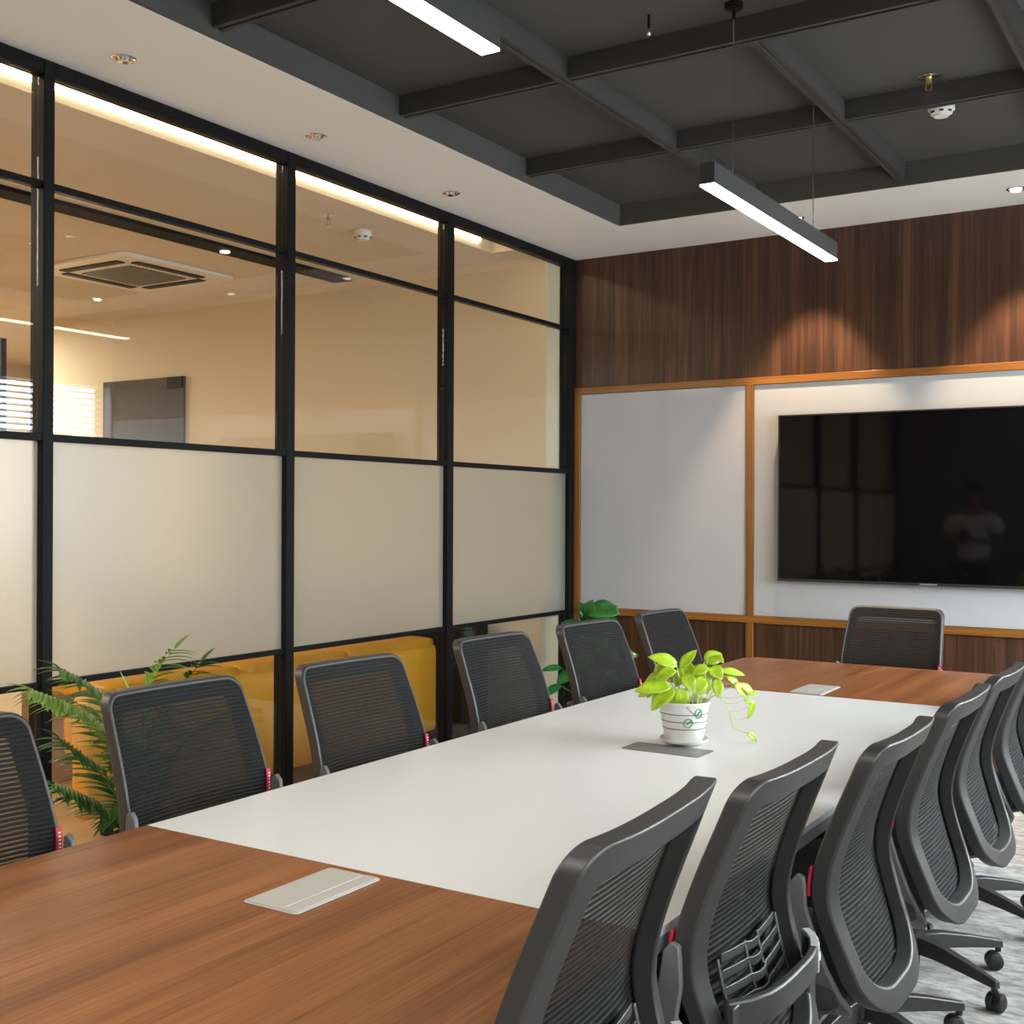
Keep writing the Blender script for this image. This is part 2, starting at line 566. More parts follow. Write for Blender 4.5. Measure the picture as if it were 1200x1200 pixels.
# window wall (right of the camera), two windows with venetian blinds
WZ0, WZ1 = 0.95, 2.50
wins = [(3.05, 6.53), (-0.8, 2.1)]
bm = BM()
box(bm, XR, XR + 0.2, YF, YB + 0.1, 0, WZ0)
box(bm, XR, XR + 0.2, YF, YB + 0.1, WZ1, H + 0.1)
box(bm, XR, XR + 0.2, YF, wins[1][0], WZ0, WZ1)
box(bm, XR, XR + 0.2, wins[1][1], wins[0][0], WZ0, WZ1)
box(bm, XR, XR + 0.2, wins[0][1], YB + 0.1, WZ0, WZ1)
struct('wall_right', bm, M['white_paint'])
for i, (y0, y1) in enumerate(wins):
    bm = BM()
    for (a, b_, c, d) in ((y0, y1, WZ0, WZ0 + 0.05), (y0, y1, WZ1 - 0.05, WZ1), (y0, y0 + 0.05, WZ0 + 0.05, WZ1 - 0.05), (y1 - 0.05, y1, WZ0 + 0.05, WZ1 - 0.05), ((y0 + y1) / 2 - 0.025, (y0 + y1) / 2 + 0.025, WZ0 + 0.05, WZ1 - 0.05)):
        box(bm, XR + 0.10, XR + 0.15, a, b_, c, d)
    wf = struct('window_%d' % (i + 1), bm, M['steel_black'])
    g = obj('window_pane', bxm(XR + 0.122, XR + 0.128, y0 + 0.05, y1 - 0.05, WZ0 + 0.05, WZ1 - 0.05), M['glass'], wf)
    t = thing('venetian_blind', 'white venetian blind reflected in the clear glass of the partition' if i == 0 else 'white venetian blind hanging in the window beside the camera', 'window blind', (XR + 0.05, (y0 + y1) / 2, WZ0))
    L = (y1 - y0) / 2 - 0.02
    obj('head_rail', bxm(-0.03, 0.03, -L, L, WZ1 - WZ0 - 0.045, WZ1 - WZ0 - 0.005), M['blind'], t)
    bm = BM()
    z = 0.03
    while z < WZ1 - WZ0 - 0.07:
        vs = [bm.verts.new(p) for p in ((-0.023, -L, z - 0.011), (-0.023, L, z - 0.011), (0.0, L, z + 0.002), (0.0, -L, z + 0.002), (0.023, L, z + 0.011), (0.023, -L, z + 0.011))]
        bm.faces.new((vs[0], vs[1], vs[2], vs[3]))
        bm.faces.new((vs[3], vs[2], vs[4], vs[5]))
        z += 0.049
    s = obj('slats', bm, M['blind'], t)
    sm = s.modifiers.new('t', 'SOLIDIFY'); sm.thickness = 0.0015
    for yy in (-L * 0.7, 0, L * 0.7):
        bm = BM()
        tube(bm, [(0, yy, 0.0), (0, yy, WZ1 - WZ0 - 0.04)], 0.0012, 5)
        obj('ladder_cord', bm, M['blind'], t)
# wall behind the camera
M['charcoal_paint'] = mat('charcoal_paint', (0.10, 0.10, 0.10), 0.8)
struct('wall_front', bxm(XL - 0.1, XR + 0.1, YF - 0.12, YF, 0, H + 0.1), M['charcoal_paint'])

# ---- black steel partition with glass panes
part = thing('glass_partition', 'black steel framed glass partition with frosted middle band along the left side', 'glass partition', (XL, 0, 0))
PY = [1.30, 2.665, 3.905, 5.170, 6.43]        # centres of the posts
PW = 0.042
ys = [-1.66, 0.03] + PY
posts = [(-1.70, -1.66), (0.02, 0.062), (1.335, 1.377), (2.652, 2.697), (3.903, 3.955), (5.145, 5.20), (6.475, 6.553)]
for (a, b_) in posts:
    obj('post', bxm(-0.075, 0.0, a, b_, 0, H - 0.001), M['steel_black'], part, bevel=0.003)
rails = [(H - 0.052, H - 0.001, -0.06, -0.002), (2.585, 2.608, -0.055, -0.012), (1.680, 1.706, -0.045, -0.004), (0.796, 0.818, -0.055, -0.012), (0.0, 0.05, -0.06, -0.002)]
for i in range(len(posts) - 1):
    y0, y1 = posts[i][1], posts[i + 1][0]
    for (z0, z1, x0, x1) in rails:
        obj('rail', bxm(x0, x1, y0 + 0.0005, y1 - 0.0005, z0, z1), M['steel_black'], part, bevel=0.002)
    for (z0, z1, fr) in ((0.05, 0.796, 0), (0.818, 1.680, 1), (1.706, 2.585, 0), (2.608, H - 0.052, 0)):
        bm = BM()
        fs = box(bm, -0.038, -0.030, y0 + 0.0005, y1 - 0.0005, z0 + 0.0005, z1 - 0.0005)
        if fr:
            for f in fs:
                if abs(sum(v.co.x for v in f.verts) / 4 + 0.030) < 1e-4:
                    f.material_index = 1
        g = obj('frosted_pane' if fr else 'clear_pane', bm, [M['glass'], M['frosted']], part)
        if fr:
            g['label'] = 'frosted pane'

# ---- tray grid beams (fixed to the ceiling)
BZ = 3.073


def ybeam(n, xc, y0, y1):
    bm = BM()
    box(bm, xc - 0.024, xc + 0.024, y0, y1, BZ + 0.006, TZ - 0.0005)
    box(bm, xc - 0.024, xc - 0.008, y0, y1, BZ, BZ + 0.006)
    box(bm, xc + 0.008, xc + 0.024, y0, y1, BZ, BZ + 0.006)
    struct('ceiling_beam_%d' % n, bm, M['beam_paint'])


def xbeam(n, yc, x0, x1):
    bm = BM()
    box(bm, x0, x1, yc - 0.024, yc + 0.024, BZ + 0.006, TZ - 0.0005)
    box(bm, x0, x1, yc - 0.024, yc - 0.008, BZ, BZ + 0.006)
    box(bm, x0, x1, yc + 0.008, yc + 0.024, BZ, BZ + 0.006)
    struct('ceiling_beam_%d' % n, bm, M['beam_paint'])


for i, x in enumerate((-2.215, -1.455, -0.690)):
    ybeam(i + 1, x, 3.9195 if i == 1 else TYN + e, TY - e)
xs = [TX + e] + [-2.215, -1.455, -0.690] + [TXR - e]
k = 4
for y in (-0.22, 0.80, 1.82, 2.855, 3.895, 4.90):
    xq = [q for q in xs if not (y < 3.9 and abs(q + 1.455) < 0.01)]
    for a, b_ in zip(xq[:-1], xq[1:]):
        xbeam(k, y, a + (0.024 if a > TX + 0.1 else 0), b_ - (0.024 if b_ < TXR - 0.1 else 0))
        k += 1

# ================================================================== LOUNGE BEYOND THE GLASS
LX = -11.5
struct('floor_lounge', bxm(LX, XL - 0.075, YF - 0.1, 8.4, -0.05, 0.0), M['lounge_floor'])
bm = BM()
box(bm, LX, -3.985, YF - 0.1, 8.4, H, H + 0.12)
box(bm, -3.985, XL - 0.02, YF - 0.1, 8.4, H + 0.115, H + 0.2)
box(bm, -3.985, XL - 0.02, 6.10, 8.4, H, H + 0.115)
struct('ceiling_lounge', bm, M['lounge_ceiling_paint'])
bm = bxm(-8.65, XL - 0.08, 6.32, 6.55, 0, H)
struct('wall_lounge_back', bm, M['cream_paint'])
struct('wall_lounge_far', bxm(LX, -8.65, 8.2, 8.4, 0, H), M['grey_paint'])
struct('wall_lounge_left', bxm(LX - 0.1, LX, YF - 0.1, 8.4, 0, H), M['cream_paint'])
struct('wall_lounge_front', bxm(LX, XL, YF - 0.2, YF - 0.1, 0, H), M['cream_paint'])
struct('wall_lounge_stone', bxm(-4.9, XL - 0.08, 6.28, 6.319, 0, 0.95), M['marble'])
# LED cove strip
t = tag(obj('cove_strip_light', bxm(-3.984, -3.970, YF, 5.96, H + 0.042, H + 0.100), M['cove_led']), 'warm glowing strip light in the ceiling cove behind the top row of glass', 'strip light')
# dark track channel
t = thing('ceiling_track', 'black recessed channel along the lounge ceiling seen through the glass', 'ceiling track', (0, 0, 0))
obj('channel', bxm(-5.38, -5.22, 0.6, 6.25, H - 0.022, H - 0.0005), M['steel_black'], t, bevel=0.002)
bm = BM(); lathe(bm, [(0.0, 0), (0.030, 0), (0.030, 0.006), (0, 0.006)], 20, (-5.30, 5.14, H - 0.0285))
obj('track_spotlight', bm, M['downlight_led'], t)

# AC cassette
t = thing('air_conditioner', 'square white ceiling air conditioner cassette in the lounge beyond the glass', 'air conditioner', (-6.36, 5.34, H))
t.scale = (1.14, 1.14, 1.0)
obj('panel', (lambda b: (prism(b, rrect(-0.42, 0.42, -0.42, 0.42, 0.06), -0.022, -0.0005), b)[1])(BM()), M['white_plastic'], t, bevel=0.004)
bm = BM()
for i in range(15):
    y = -0.2 + i * 0.0285
    box(bm, -0.21, 0.21, y, y + 0.012, -0.034, -0.0225)
obj('return_grille', bm, M['grey_metal'], t)
for (x0, x1, y0, y1) in ((-0.25, 0.25, 0.27, 0.33), (-0.25, 0.25, -0.33, -0.27), (0.27, 0.33, -0.25, 0.25), (-0.33, -0.27, -0.25, 0.25)):
    obj('air_outlet', bxm(x0, x1, y0, y1, -0.030, -0.0225), M['dark_slot'], t, bevel=0.002)


def sprinkler(loc, label, brass=True):
    t = thing('fire_sprinkler', label, 'sprinkler', loc)
    bm = BM(); lathe(bm, [(0.0, -0.0005), (0.042, -0.0005), (0.044, -0.006), (0.03, -0.012), (0.0, -0.012)], 24)
    obj('escutcheon', bm, M['chrome'], t, smooth=True)
    bm = BM(); lathe(bm, [(0, -0.0125), (0.011, -0.0125), (0.011, -0.03), (0.007, -0.032), (0, -0.032)], 14)
    tube(bm, [(-0.010, 0, -0.03), (-0.012, 0, -0.05), (-0.003, 0, -0.062)], 0.0022, 6)
    tube(bm, [(0.010, 0, -0.03), (0.012, 0, -0.05), (0.003, 0, -0.062)], 0.0022, 6)
    obj('body', bm, M['brass'] if brass else M['grey_metal'], t, smooth=True)
    bm = BM(); lathe(bm, [(0, -0.0625), (0.015, -0.0625), (0.016, -0.066), (0, -0.066)], 16)
    obj('deflector', bm, M['chrome'], t)
    return t


def smoke(loc, label, g=0.052):
    t = thing('smoke_detector', label, 'smoke detector', loc)
    bm = BM(); lathe(bm, [(0, -0.0005), (0.050, -0.0005), (0.053, -0.006), (0.053, -0.022), (0, -0.022)], 32)
    obj('mounting_base', bm, M['white_plastic'], t, smooth=True)
    bm = BM(); lathe(bm, [(0, -0.0225), (0.054, -0.0225), (0.054, -0.030), (0.045, -0.043), (0.033, -0.048), (0.030, -0.055), (0, -0.056)], 32)
    obj('cap', bm, M['white_plastic'], t, smooth=True)
    bm = BM()
    for k in range(8):
        a = 2 * pi * k / 8 + 0.2
        c = Vector((0.0475 * cos(a), 0.0475 * sin(a), -0.0405))
        tx = Vector((-sin(a), cos(a), 0))
        nx = Vector((cos(a) * 0.8, sin(a) * 0.8, -0.6)).normalized()
        up = nx.cross(tx).normalized()
        for s in (0,):
            v = [bm.verts.new(c + tx * sx * 0.009 + up * sy * 0.004 + nx * d) for d in (-0.001, 0.0015) for sx, sy in ((-1, -1), (1, -1), (1, 1), (-1, 1))]
            for f in ((0, 3, 2, 1), (4, 5, 6, 7), (0, 1, 5, 4), (1, 2, 6, 5), (2, 3, 7, 6), (3, 0, 4, 7)):
                bm.faces.new([v[i] for i in f])
    obj('vent_slots', bm, M['dark_slot'], t)
    return t


smoke((-1.10, 5.13, TZ), 'white round smoke detector on the dark ceiling tray')
sprinkler((-1.073, 4.78, TZ), 'chrome and brass fire sprinkler on the dark ceiling tray beside the smoke detector')
sprinkler((-4.23, 4.86, H), 'fire sprinkler on the lounge ceiling beyond the partition glass', False)
smoke((-4.30, 5.24, H), 'small smoke detector on the lounge ceiling beyond the partition glass')
# black hook with a bright tip hanging from the tray
t = thing('ceiling_hanger', 'small black hanger with a bright tip under the dark ceiling tray', 'ceiling hanger', (-1.765, 3.69, TZ))
bm = BM(); tube(bm, [(0, 0, -0.0005), (0, 0, -0.05)], 0.005, 8)
obj('rod', bm, M['steel_black'], t)
bm = BM(); lathe(bm, [(0, -0.0505), (0.009, -0.0505), (0.011, -0.062), (0.006, -0.072), (0, -0.072)], 12)
obj('tip', bm, M['chrome'], t, smooth=True)


def downlight(loc, label, group, lit=False):
    t = thing('downlight', label, 'ceiling light', loc, 0, group)
    bm = BM(); lathe(bm, [(0.030, -0.0005), (0.044, -0.0005), (0.045, -0.003), (0.040, -0.006), (0.031, -0.004), (0.030, -0.0005)], 28)
    obj('trim_ring', bm, M['chrome'], t, smooth=True)
    bm = BM(); lathe(bm, [(0.029, -0.0008), (0.022, -0.014), (0.0, -0.018)], 20)
    obj('lens', bm, M['downlight_led'] if lit else M['chrome'], t, smooth=True)


for (x, y, s) in ((-3.393, 2.80, 'nearest the camera, above the second glass bay'), (-3.386, 3.811, 'middle one, above the post between the glass bays'), (-3.409, 4.846, 'farthest one, near the corner of the dark tray')):
    downlight((x, y, H), 'chrome ceiling downlight over the partition, ' + s, 'downlights along the partition')
for (x, s) in ((-2.09, 'behind the hanging lamp'), (-0.98, 'at the right edge of the photo')):
    downlight((x, 6.225, H), 'lit ceiling downlight washing the walnut wall, ' + s, 'downlights along the back wall', True)
    spot('downlight_beam', (x, 6.225, H - 0.03), 150, (1.0, 0.72, 0.46), 66, 0.5, (radians(6), 0, 0))
for (x, y) in ((-7.40, 5.87), (-6.19, 4.47)):
    downlight((x, y, H), 'tiny downlight in the lounge ceiling, %s the air conditioner' % ('beyond' if y > 5 else 'left of'), 'lounge downlights', True)

# dark glass door in the lounge back wall
d = struct('door_1', bxm(-7.86, -6.93, 6.295, 6.3195, 0.01, 2.47), M['dark_glass'])
obj('patch_hinge', bxm(-7.10, -6.932, 6.282, 6.2945, 2.38, 2.468), M['steel_black'], d)
# navy notice board with petals
t = thing('display_board', 'dark navy standing board with a red white and green petal emblem at the left edge', 'display board', (-7.56, 4.9, 0))
obj('panel', bxm(-0.62, 0.40, 0, 0.04, 0.3, 2.60), M['navy'], t, bevel=0.003)
for sx in (-0.5, 0.3):
    obj('leg', bxm(sx - 0.02, sx + 0.02, -0.15, 0.19, 0, 0.299), M['steel_black'], t)
for nm, m, cx, cz, an in (('emblem_petal', M['petal_red'], 0.24, 2.42, 20), ('emblem_petal', M['tag_white'], 0.20, 2.34, -40), ('emblem_petal', M['petal_green'], 0.22, 2.25, 10)):
    bm = BM()
    pts = []
    for kk in range(20):
        a = 2 * pi * kk / 20
        px, pz = 0.035 * cos(a) * (1 - 0.3 * sin(a)), 0.055 * sin(a)
        q = radians(an)
        pts.append((cx + px * cos(q) - pz * sin(q), cz + px * sin(q) + pz * cos(q)))
    prism(bm, pts, -0.003, -0.0005, lambda x, y, z: (x, z, y))
    obj(nm, bm, m, t)


# sofa
def cushion(bm, x0, x1, y0, y1, z0, z1, r=0.05, n=5):
    """box with generously rounded edges built as a superellipsoid grid"""
    cx, cy, cz = (x0 + x1) / 2, (y0 + y1) / 2, (z0 + z1) / 2
    a, b_, c = (x1 - x0) / 2, (y1 - y0) / 2, (z1 - z0) / 2
    tmp = bmesh.new()
    bmesh.ops.create_cube(tmp, size=2)
    bmesh.ops.subdivide_edges(tmp, edges=tmp.edges[:], cuts=10, use_grid_fill=True)
    mp = {}
    for v in tmp.verts:
        p = Vector((v.co.x * a, v.co.y * b_, v.co.z * c))
        q = Vector([max(-l + r, min(l - r, t_)) for t_, l in zip(p, (a, b_, c))])
        dd = p - q
        if dd.length > 1e-6:
            p = q + dd.normalized() * min(r, dd.length if dd.length < r else r)
        mp[v] = bm.verts.new(p + Vector((cx, cy, cz)))
    for f in tmp.faces:
        bm.faces.new([mp[v] for v in f.verts])
    tmp.free()


t = thing('sofa', 'mustard yellow leather bench sofa behind the lower row of glass', 'sofa', (-4.6, 4.5, 0))
bm = BM(); cushion(bm, 0.26, 0.40, -1.20, 1.36, 0.085, 0.635, 0.045); obj('back_shell', bm, M['leather'], t, smooth=True, angle=80)
for i, (a, b_) in enumerate(((-1.10, -0.29), (-0.28, 0.53), (0.54, 1.34))):
    bm = BM(); cushion(bm, -0.30, 0.39, a, b_, 0.59, 0.675, 0.035); obj('back_cushion', bm, M['leather'], t, smooth=True, angle=80)
bm = BM(); cushion(bm, -0.40, 0.25, -0.75, 1.30, 0.2, 0.44, 0.05); obj('seat_cushion', bm, M['leather'], t, smooth=True, angle=80)
for (x, y) in ((0.33, -1.05), (0.33, 1.2), (-0.34, -0.65), (-0.34, 1.2)):
    obj('leg', bxm(x - 0.02, x + 0.02, y - 0.02, y + 0.02, 0, 0.10 if x > 0 else 0.205), M['steel_black'], t)
t = thing('reception_counter', 'low cream counter standing behind the mustard sofa', 'counter', (-5.5, 4.9, 0))
obj('body', bxm(-0.2, 0.2, -1.15, 1.2, 0.0, 0.98), M['cream_paint'], t, bevel=0.004)
obj('worktop', bxm(-0.22, 0.22, -1.17, 1.22, 0.98, 1.01), M['white_plastic'], t, bevel=0.004)
t = thing('side_cabinet', 'small black cabinet at the far end of the mustard sofa', 'cabinet', (-4.3, 6.03, 0))
obj('body', bxm(-0.22, 0.25, -0.15, 0.15, 0.02, 0.75), M['steel_black'], t, bevel=0.004)
obj('plinth', bxm(-0.2, 0.22, -0.13, 0.13, 0.0, 0.0195), M['dark_slot'], t)

# ================================================================== TELEVISION
t = thing('television', 'large black flat television mounted on the white panel of the back wall', 'television', (-1.445, YB - 0.078, 1.02))
TW, TH = 1.66, 0.952
x0, x1 = -TW / 2 + 0.0, TW / 2
bm = BM()
box(bm, x0, x1, 0.008, 0.035, 0.03, TH + 0.02)
obj('housing', bm, M['black_bezel'], t, bevel=0.003)
bm = BM()
box(bm, x0, x1, 0.0, 0.0075, TH + 0.012, TH + 0.02)
box(bm, x0, x1, 0.0, 0.0075, 0.03, 0.045)
box(bm, x0, x0 + 0.008, 0.0, 0.0075, 0.0455, TH + 0.0115)
box(bm, x1 - 0.008, x1, 0.0, 0.0075, 0.0455, TH + 0.0115)
obj('bezel', bm, M['black_bezel'], t)
obj('screen', bxm(x0 + 0.0085, x1 - 0.0085, 0.003, 0.0078, 0.0455, TH + 0.0115), M['black_gloss'], t)
obj('maker_mark', bxm(-0.045, 0.045, -0.0012, -0.0002, 0.034, 0.041), M['grey_metal'], t)
obj('wall_bracket', bxm(-0.3, 0.3, 0.0352, 0.067, 0.3, 0.7), M['steel_black'], t)

# ================================================================== CONFERENCE TABLE
TXL, TXr = -2.02, -0.815
TY0, TY1 = 0.74, 5.345
TW0, TW1 = 1.738, 4.340
t = thing('conference_table', 'long conference table with white middle top and brown wood ends', 'table', ((TXL + TXr) / 2, (TY0 + TY1) / 2, 0))
cx, cy = t.location.x, t.location.y


def slab(y0, y1, radii, z0, z1, inset=0.0):
    bm = BM()
    prism(bm, rrect(TXL - cx + inset, TXr - cx - inset, y0 - cy, y1 - cy, radii, 10), z0, z1)
    return bm


R_ = 0.085
obj('wood_top_near', slab(TY0, TW0 - 0.0006, (R_, R_, 0, 0), 0.7355, 0.75), M['table_wood'], t)
obj('white_top', slab(TW0, TW1, 0, 0.7355, 0.75), M['table_white'], t)
obj('wood_top_far', slab(TW1 + 0.0006, TY1, (0, 0, R_, R_), 0.7355, 0.75), M['table_wood'], t)
obj('edge_band', slab(TY0 + 0.002, TY1 - 0.002, (R_, R_, R_, R_), 0.708, 0.735, 0.002), M['edge_band'], t)
for (y0, y1) in ((1.15, 1.22), (2.98, 3.05), (4.86, 4.93)):
    for xx in (-0.12, 0.12):
        obj('leg', bxm(xx - 0.035, xx + 0.035, y0 - cy, y1 - cy, 0.012, 0.70), M['steel_black'], t, bevel=0.003)
    obj('foot_bar', bxm(-0.17, 0.17, y0 - cy, y1 - cy, 0, 0.0115), M['steel_black'], t)
    obj('cross_beam', bxm(-0.5, 0.5, y0 - cy, y1 - cy, 0.7005, 0.7078), M['steel_black'], t)
obj('cable_tray', bxm(-0.1, 0.1, 1.3 - cy, 4.8 - cy, 0.58, 0.60), M['steel_black'], t)
for y in (2.0, 4.0):
    obj('tray_hanger', bxm(-0.01, 0.01, y - cy - 0.01, y - cy + 0.01, 0.6005, 0.7075), M['steel_black'], t)


def cable_box(x, y, sx, sy, m, label, h=0.004):
    """flush flip-lid outlet box let into the table top"""
    t = thing('cable_box', label, 'cable access box', (x, y, 0.7502))
    bm = BM(); prism(bm, rrect(-sx / 2, sx / 2, -sy / 2, sy / 2, 0.010), 0.0, h * 0.6)
    obj('frame', bm, m, t, bevel=0.0008)
    long_y = sy > sx
    if long_y:
        a = (-sx / 2 + 0.004, sx / 2 - 0.038, -sy / 2 + 0.004, sy / 2 - 0.004)
        c = (sx / 2 - 0.036, sx / 2 - 0.004, -sy / 2 + 0.004, sy / 2 - 0.004)
    else:
        a = (-sx / 2 + 0.004, sx / 2 - 0.004, -sy / 2 + 0.036, sy / 2 - 0.004)
        c = (-sx / 2 + 0.004, sx / 2 - 0.004, -sy / 2 + 0.004, -sy / 2 + 0.034)
    bm = BM(); prism(bm, rrect(*a, 0.007), h * 0.6 + 0.0002, h)
    obj('lid', bm, m, t, bevel=0.0006)
    bm = BM(); prism(bm, rrect(*c, 0.007), h * 0.6 + 0.0002, h)
    obj('brush_strip', bm, m, t, bevel=0.0006)
    for q in (-0.25, 0.25):
        if long_y:
            bm = bxm(-sx / 2 + 0.006, -sx / 2 + 0.014, q * sy - 0.010, q * sy + 0.010, h + 0.0001, h + 0.0003)
        else:
            bm = bxm(q * sx - 0.010, q * sx + 0.010, sy / 2 - 0.014, sy / 2 - 0.006, h + 0.0001, h + 0.0003)
        obj('hinge', bm, m, t)
    return t


cable_box(-1.420, 1.600, 0.126, 0.232, M['silver'], 'silver cable access box let into the near wood end of the table')
cable_box(-1.417, 3.105, 0.244, 0.118, M['grey_metal'], 'dull grey cable access box in the white table top beside the plant pot', 0.0014)
cable_box(-1.420, 4.478, 0.130, 0.240, M['silver'], 'silver cable access box let into the far wood end of the table')


# ================================================================== PENDANT LAMPS
def pendant(y0, y1, label, ends):
    xc, zb, hh, ww = -1.482, 2.487, 0.075, 0.052
    t = thing('pendant_lamp', label, 'pendant lamp', (xc, (y0 + y1) / 2, zb), 0, 'linear pendant lamps over the table')
    L = (y1 - y0) / 2
    bm = BM()
    box(bm, -ww / 2, ww / 2, -L, L, 0.006, hh)
    obj('housing', bm, M['lamp_body'], t, bevel=0.0015)
    obj('diffuser', bxm(-ww / 2 + 0.001, ww / 2 - 0.001, -L + 0.001, L - 0.001, 0.0, 0.0055), M['lamp_strip'], t)
    for s, yc in zip((-1, 1), ends):
        yy = yc - (y0 + y1) / 2
        w_ = obj('cable', (lambda b: (tube(b, [(0, yy, hh + 0.012), (0, yy, TZ - zb - 0.055)], 0.0022, 6), b)[1])(BM()), M['chrome'], t)
        bm = BM(); lathe(bm, [(0, hh + 0.0003), (0.006, hh + 0.0003), (0.005, hh + 0.012), (0, hh + 0.012)], 10, (0, yy, 0))
        obj('cable_grip', bm, M['chrome'], t)
        bm = BM(); lathe(bm, [(0, TZ - zb - 0.055), (0.006, TZ - zb - 0.055), (0.007, TZ - zb - 0.022), (0.030, TZ - zb - 0.018), (0.032, TZ - zb - 0.0006), (0, TZ - zb - 0.0006)], 20, (0, yy, 0))
        obj('canopy', bm, M['steel_black'], t)
    return t


pendant(3.535, 4.865, 'lit linear pendant lamp hanging in front of the walnut wall, the farther one', (3.76, 4.62))
pl_ = [o for o in bpy.data.objects if o.name.startswith('pendant_lamp')][0]
bm = BM(); tube(bm, [(0.0, 0.435, TZ - 2.487 - 0.056), (0.02, 0.42, TZ - 2.487 - 0.04), (0.045, 0.40, TZ - 2.487 - 0.02), (0.04, 0.36, TZ - 2.487 - 0.001)], 0.003, 6)
obj('power_wire', bm, M['rubber'], pl_, smooth=True)
pendant(0.94, 2.262, 'lit linear pendant lamp cut by the top edge of the photo, the nearer one', (1.2, 2.0))

# ================================================================== CHAIRS
ZC, ZT, ZB = 0.70, 0.975, 0.405


def hw(z):
    pts = [(0.38, 0.155), (0.42, 0.182), (0.50, 0.215), (0.62, 0.236), (0.72, 0.241), (0.85, 0.234), (1.0, 0.223)]
    for (a, u), (b_, v) in zip(pts[:-1], pts[1:]):
        if z <= b_:
            k_ = (z - a) / (b_ - a)
            return u + (v - u) * max(0, k_)
    return pts[-1][1]


def yprof(z):
    """back profile, chair faces +Y: leaning top, lumbar forward at .66, bottom tucked back"""
    pts = [(0.36, -0.262), (0.42, -0.248), (0.50, -0.222), (0.58, -0.196), (0.655, -0.178), (0.72, -0.184), (0.80, -0.208), (0.90, -0.246), (1.02, -0.292)]
    for i in range(len(pts) - 1):
        if z <= pts[i + 1][0]:
            break
    p0 = pts[max(i - 1, 0)]; p1 = pts[i]; p2 = pts[i + 1]; p3 = pts[min(i + 2, len(pts) - 1)]
    k_ = (z - p1[0]) / (p2[0] - p1[0])
    m1 = (p2[1] - p0[1]) / (p2[0] - p0[0]) * (p2[0] - p1[0])
    m2 = (p3[1] - p1[1]) / (p3[0] - p1[0]) * (p2[0] - p1[0])
    return (2 * k_**3 - 3 * k_**2 + 1) * p1[1] + (k_**3 - 2 * k_**2 + k_) * m1 + (-2 * k_**3 + 3 * k_**2) * p2[1] + (k_**3 - k_**2) * m2


def bsurf(x, z, off=0.0):
    y = yprof(z) + 0.021 * (abs(x) / 0.22) ** 3.0 + off
    return Vector((x, y, z))


NT = 96


def outline(inset=0.0, top=0.0, bot=0.0):
    """closed outline of the back in (x,z), rounded corners"""
    zt, zb = ZT - inset - top, ZB + inset + bot
    rt, rb = max(0.012, 0.042 - inset * 0.35), max(0.03, 0.105 - inset * 0.6)
    pts = []
    n = 14
    wt = hw(ZT) - inset
    wb = 0.165 - inset

    def side(z):
        return hw(z) - inset

    # right side from bottom centre, up, over the top, down
    seq = []
    for k_ in range(6):
        seq.append((wb * 0.35 * k_ / 6 * 1.0, zb))
    # bottom corner
    s_z = zb + rb
    sx = side(s_z)
    for k_ in range(n + 1):
        a = -pi / 2 + (pi / 2) * k_ / n
        seq.append((sx - (sx - wb * 0.35) * (1 - cos(a)), s_z + rb * sin(a)))
    for k_ in range(1, 14):
        z = s_z + (zt - rt - s_z) * k_ / 14
        seq.append((side(z), z))
    sx2 = side(zt - rt)
    for k_ in range(n + 1):
        a = (pi / 2) * k_ / n
        seq.append((sx2 - rt * (1 - cos(a)), zt - rt + rt * sin(a)))
    for k_ in range(1, 9):
        seq.append(((sx2 - rt) * (1 - k_ / 9), zt))
    full = seq[:] + [(0.0, zt)] + [(-x, z) for x, z in seq[::-1]][:-1]
    return full


def ring_frame(bm, o_in, o_out, y_back, y_front):
    def loop(o, off):
        return [bm.verts.new(bsurf(x, z, off)) for x, z in o]
    A, B = loop(o_out, y_back), loop(o_in, y_back)
    Cc, D = loop(o_out, y_front), loop(o_in, y_front)
    n = len(A)
    for i in range(n):
        j = (i + 1) % n
        bm.faces.new((A[i], A[j], B[j], B[i]))
        bm.faces.new((Cc[i], D[i], D[j], Cc[j]))
        bm.faces.new((A[i], Cc[i], Cc[j], A[j]))
        bm.faces.new((B[i], B[j], D[j], D[i]))


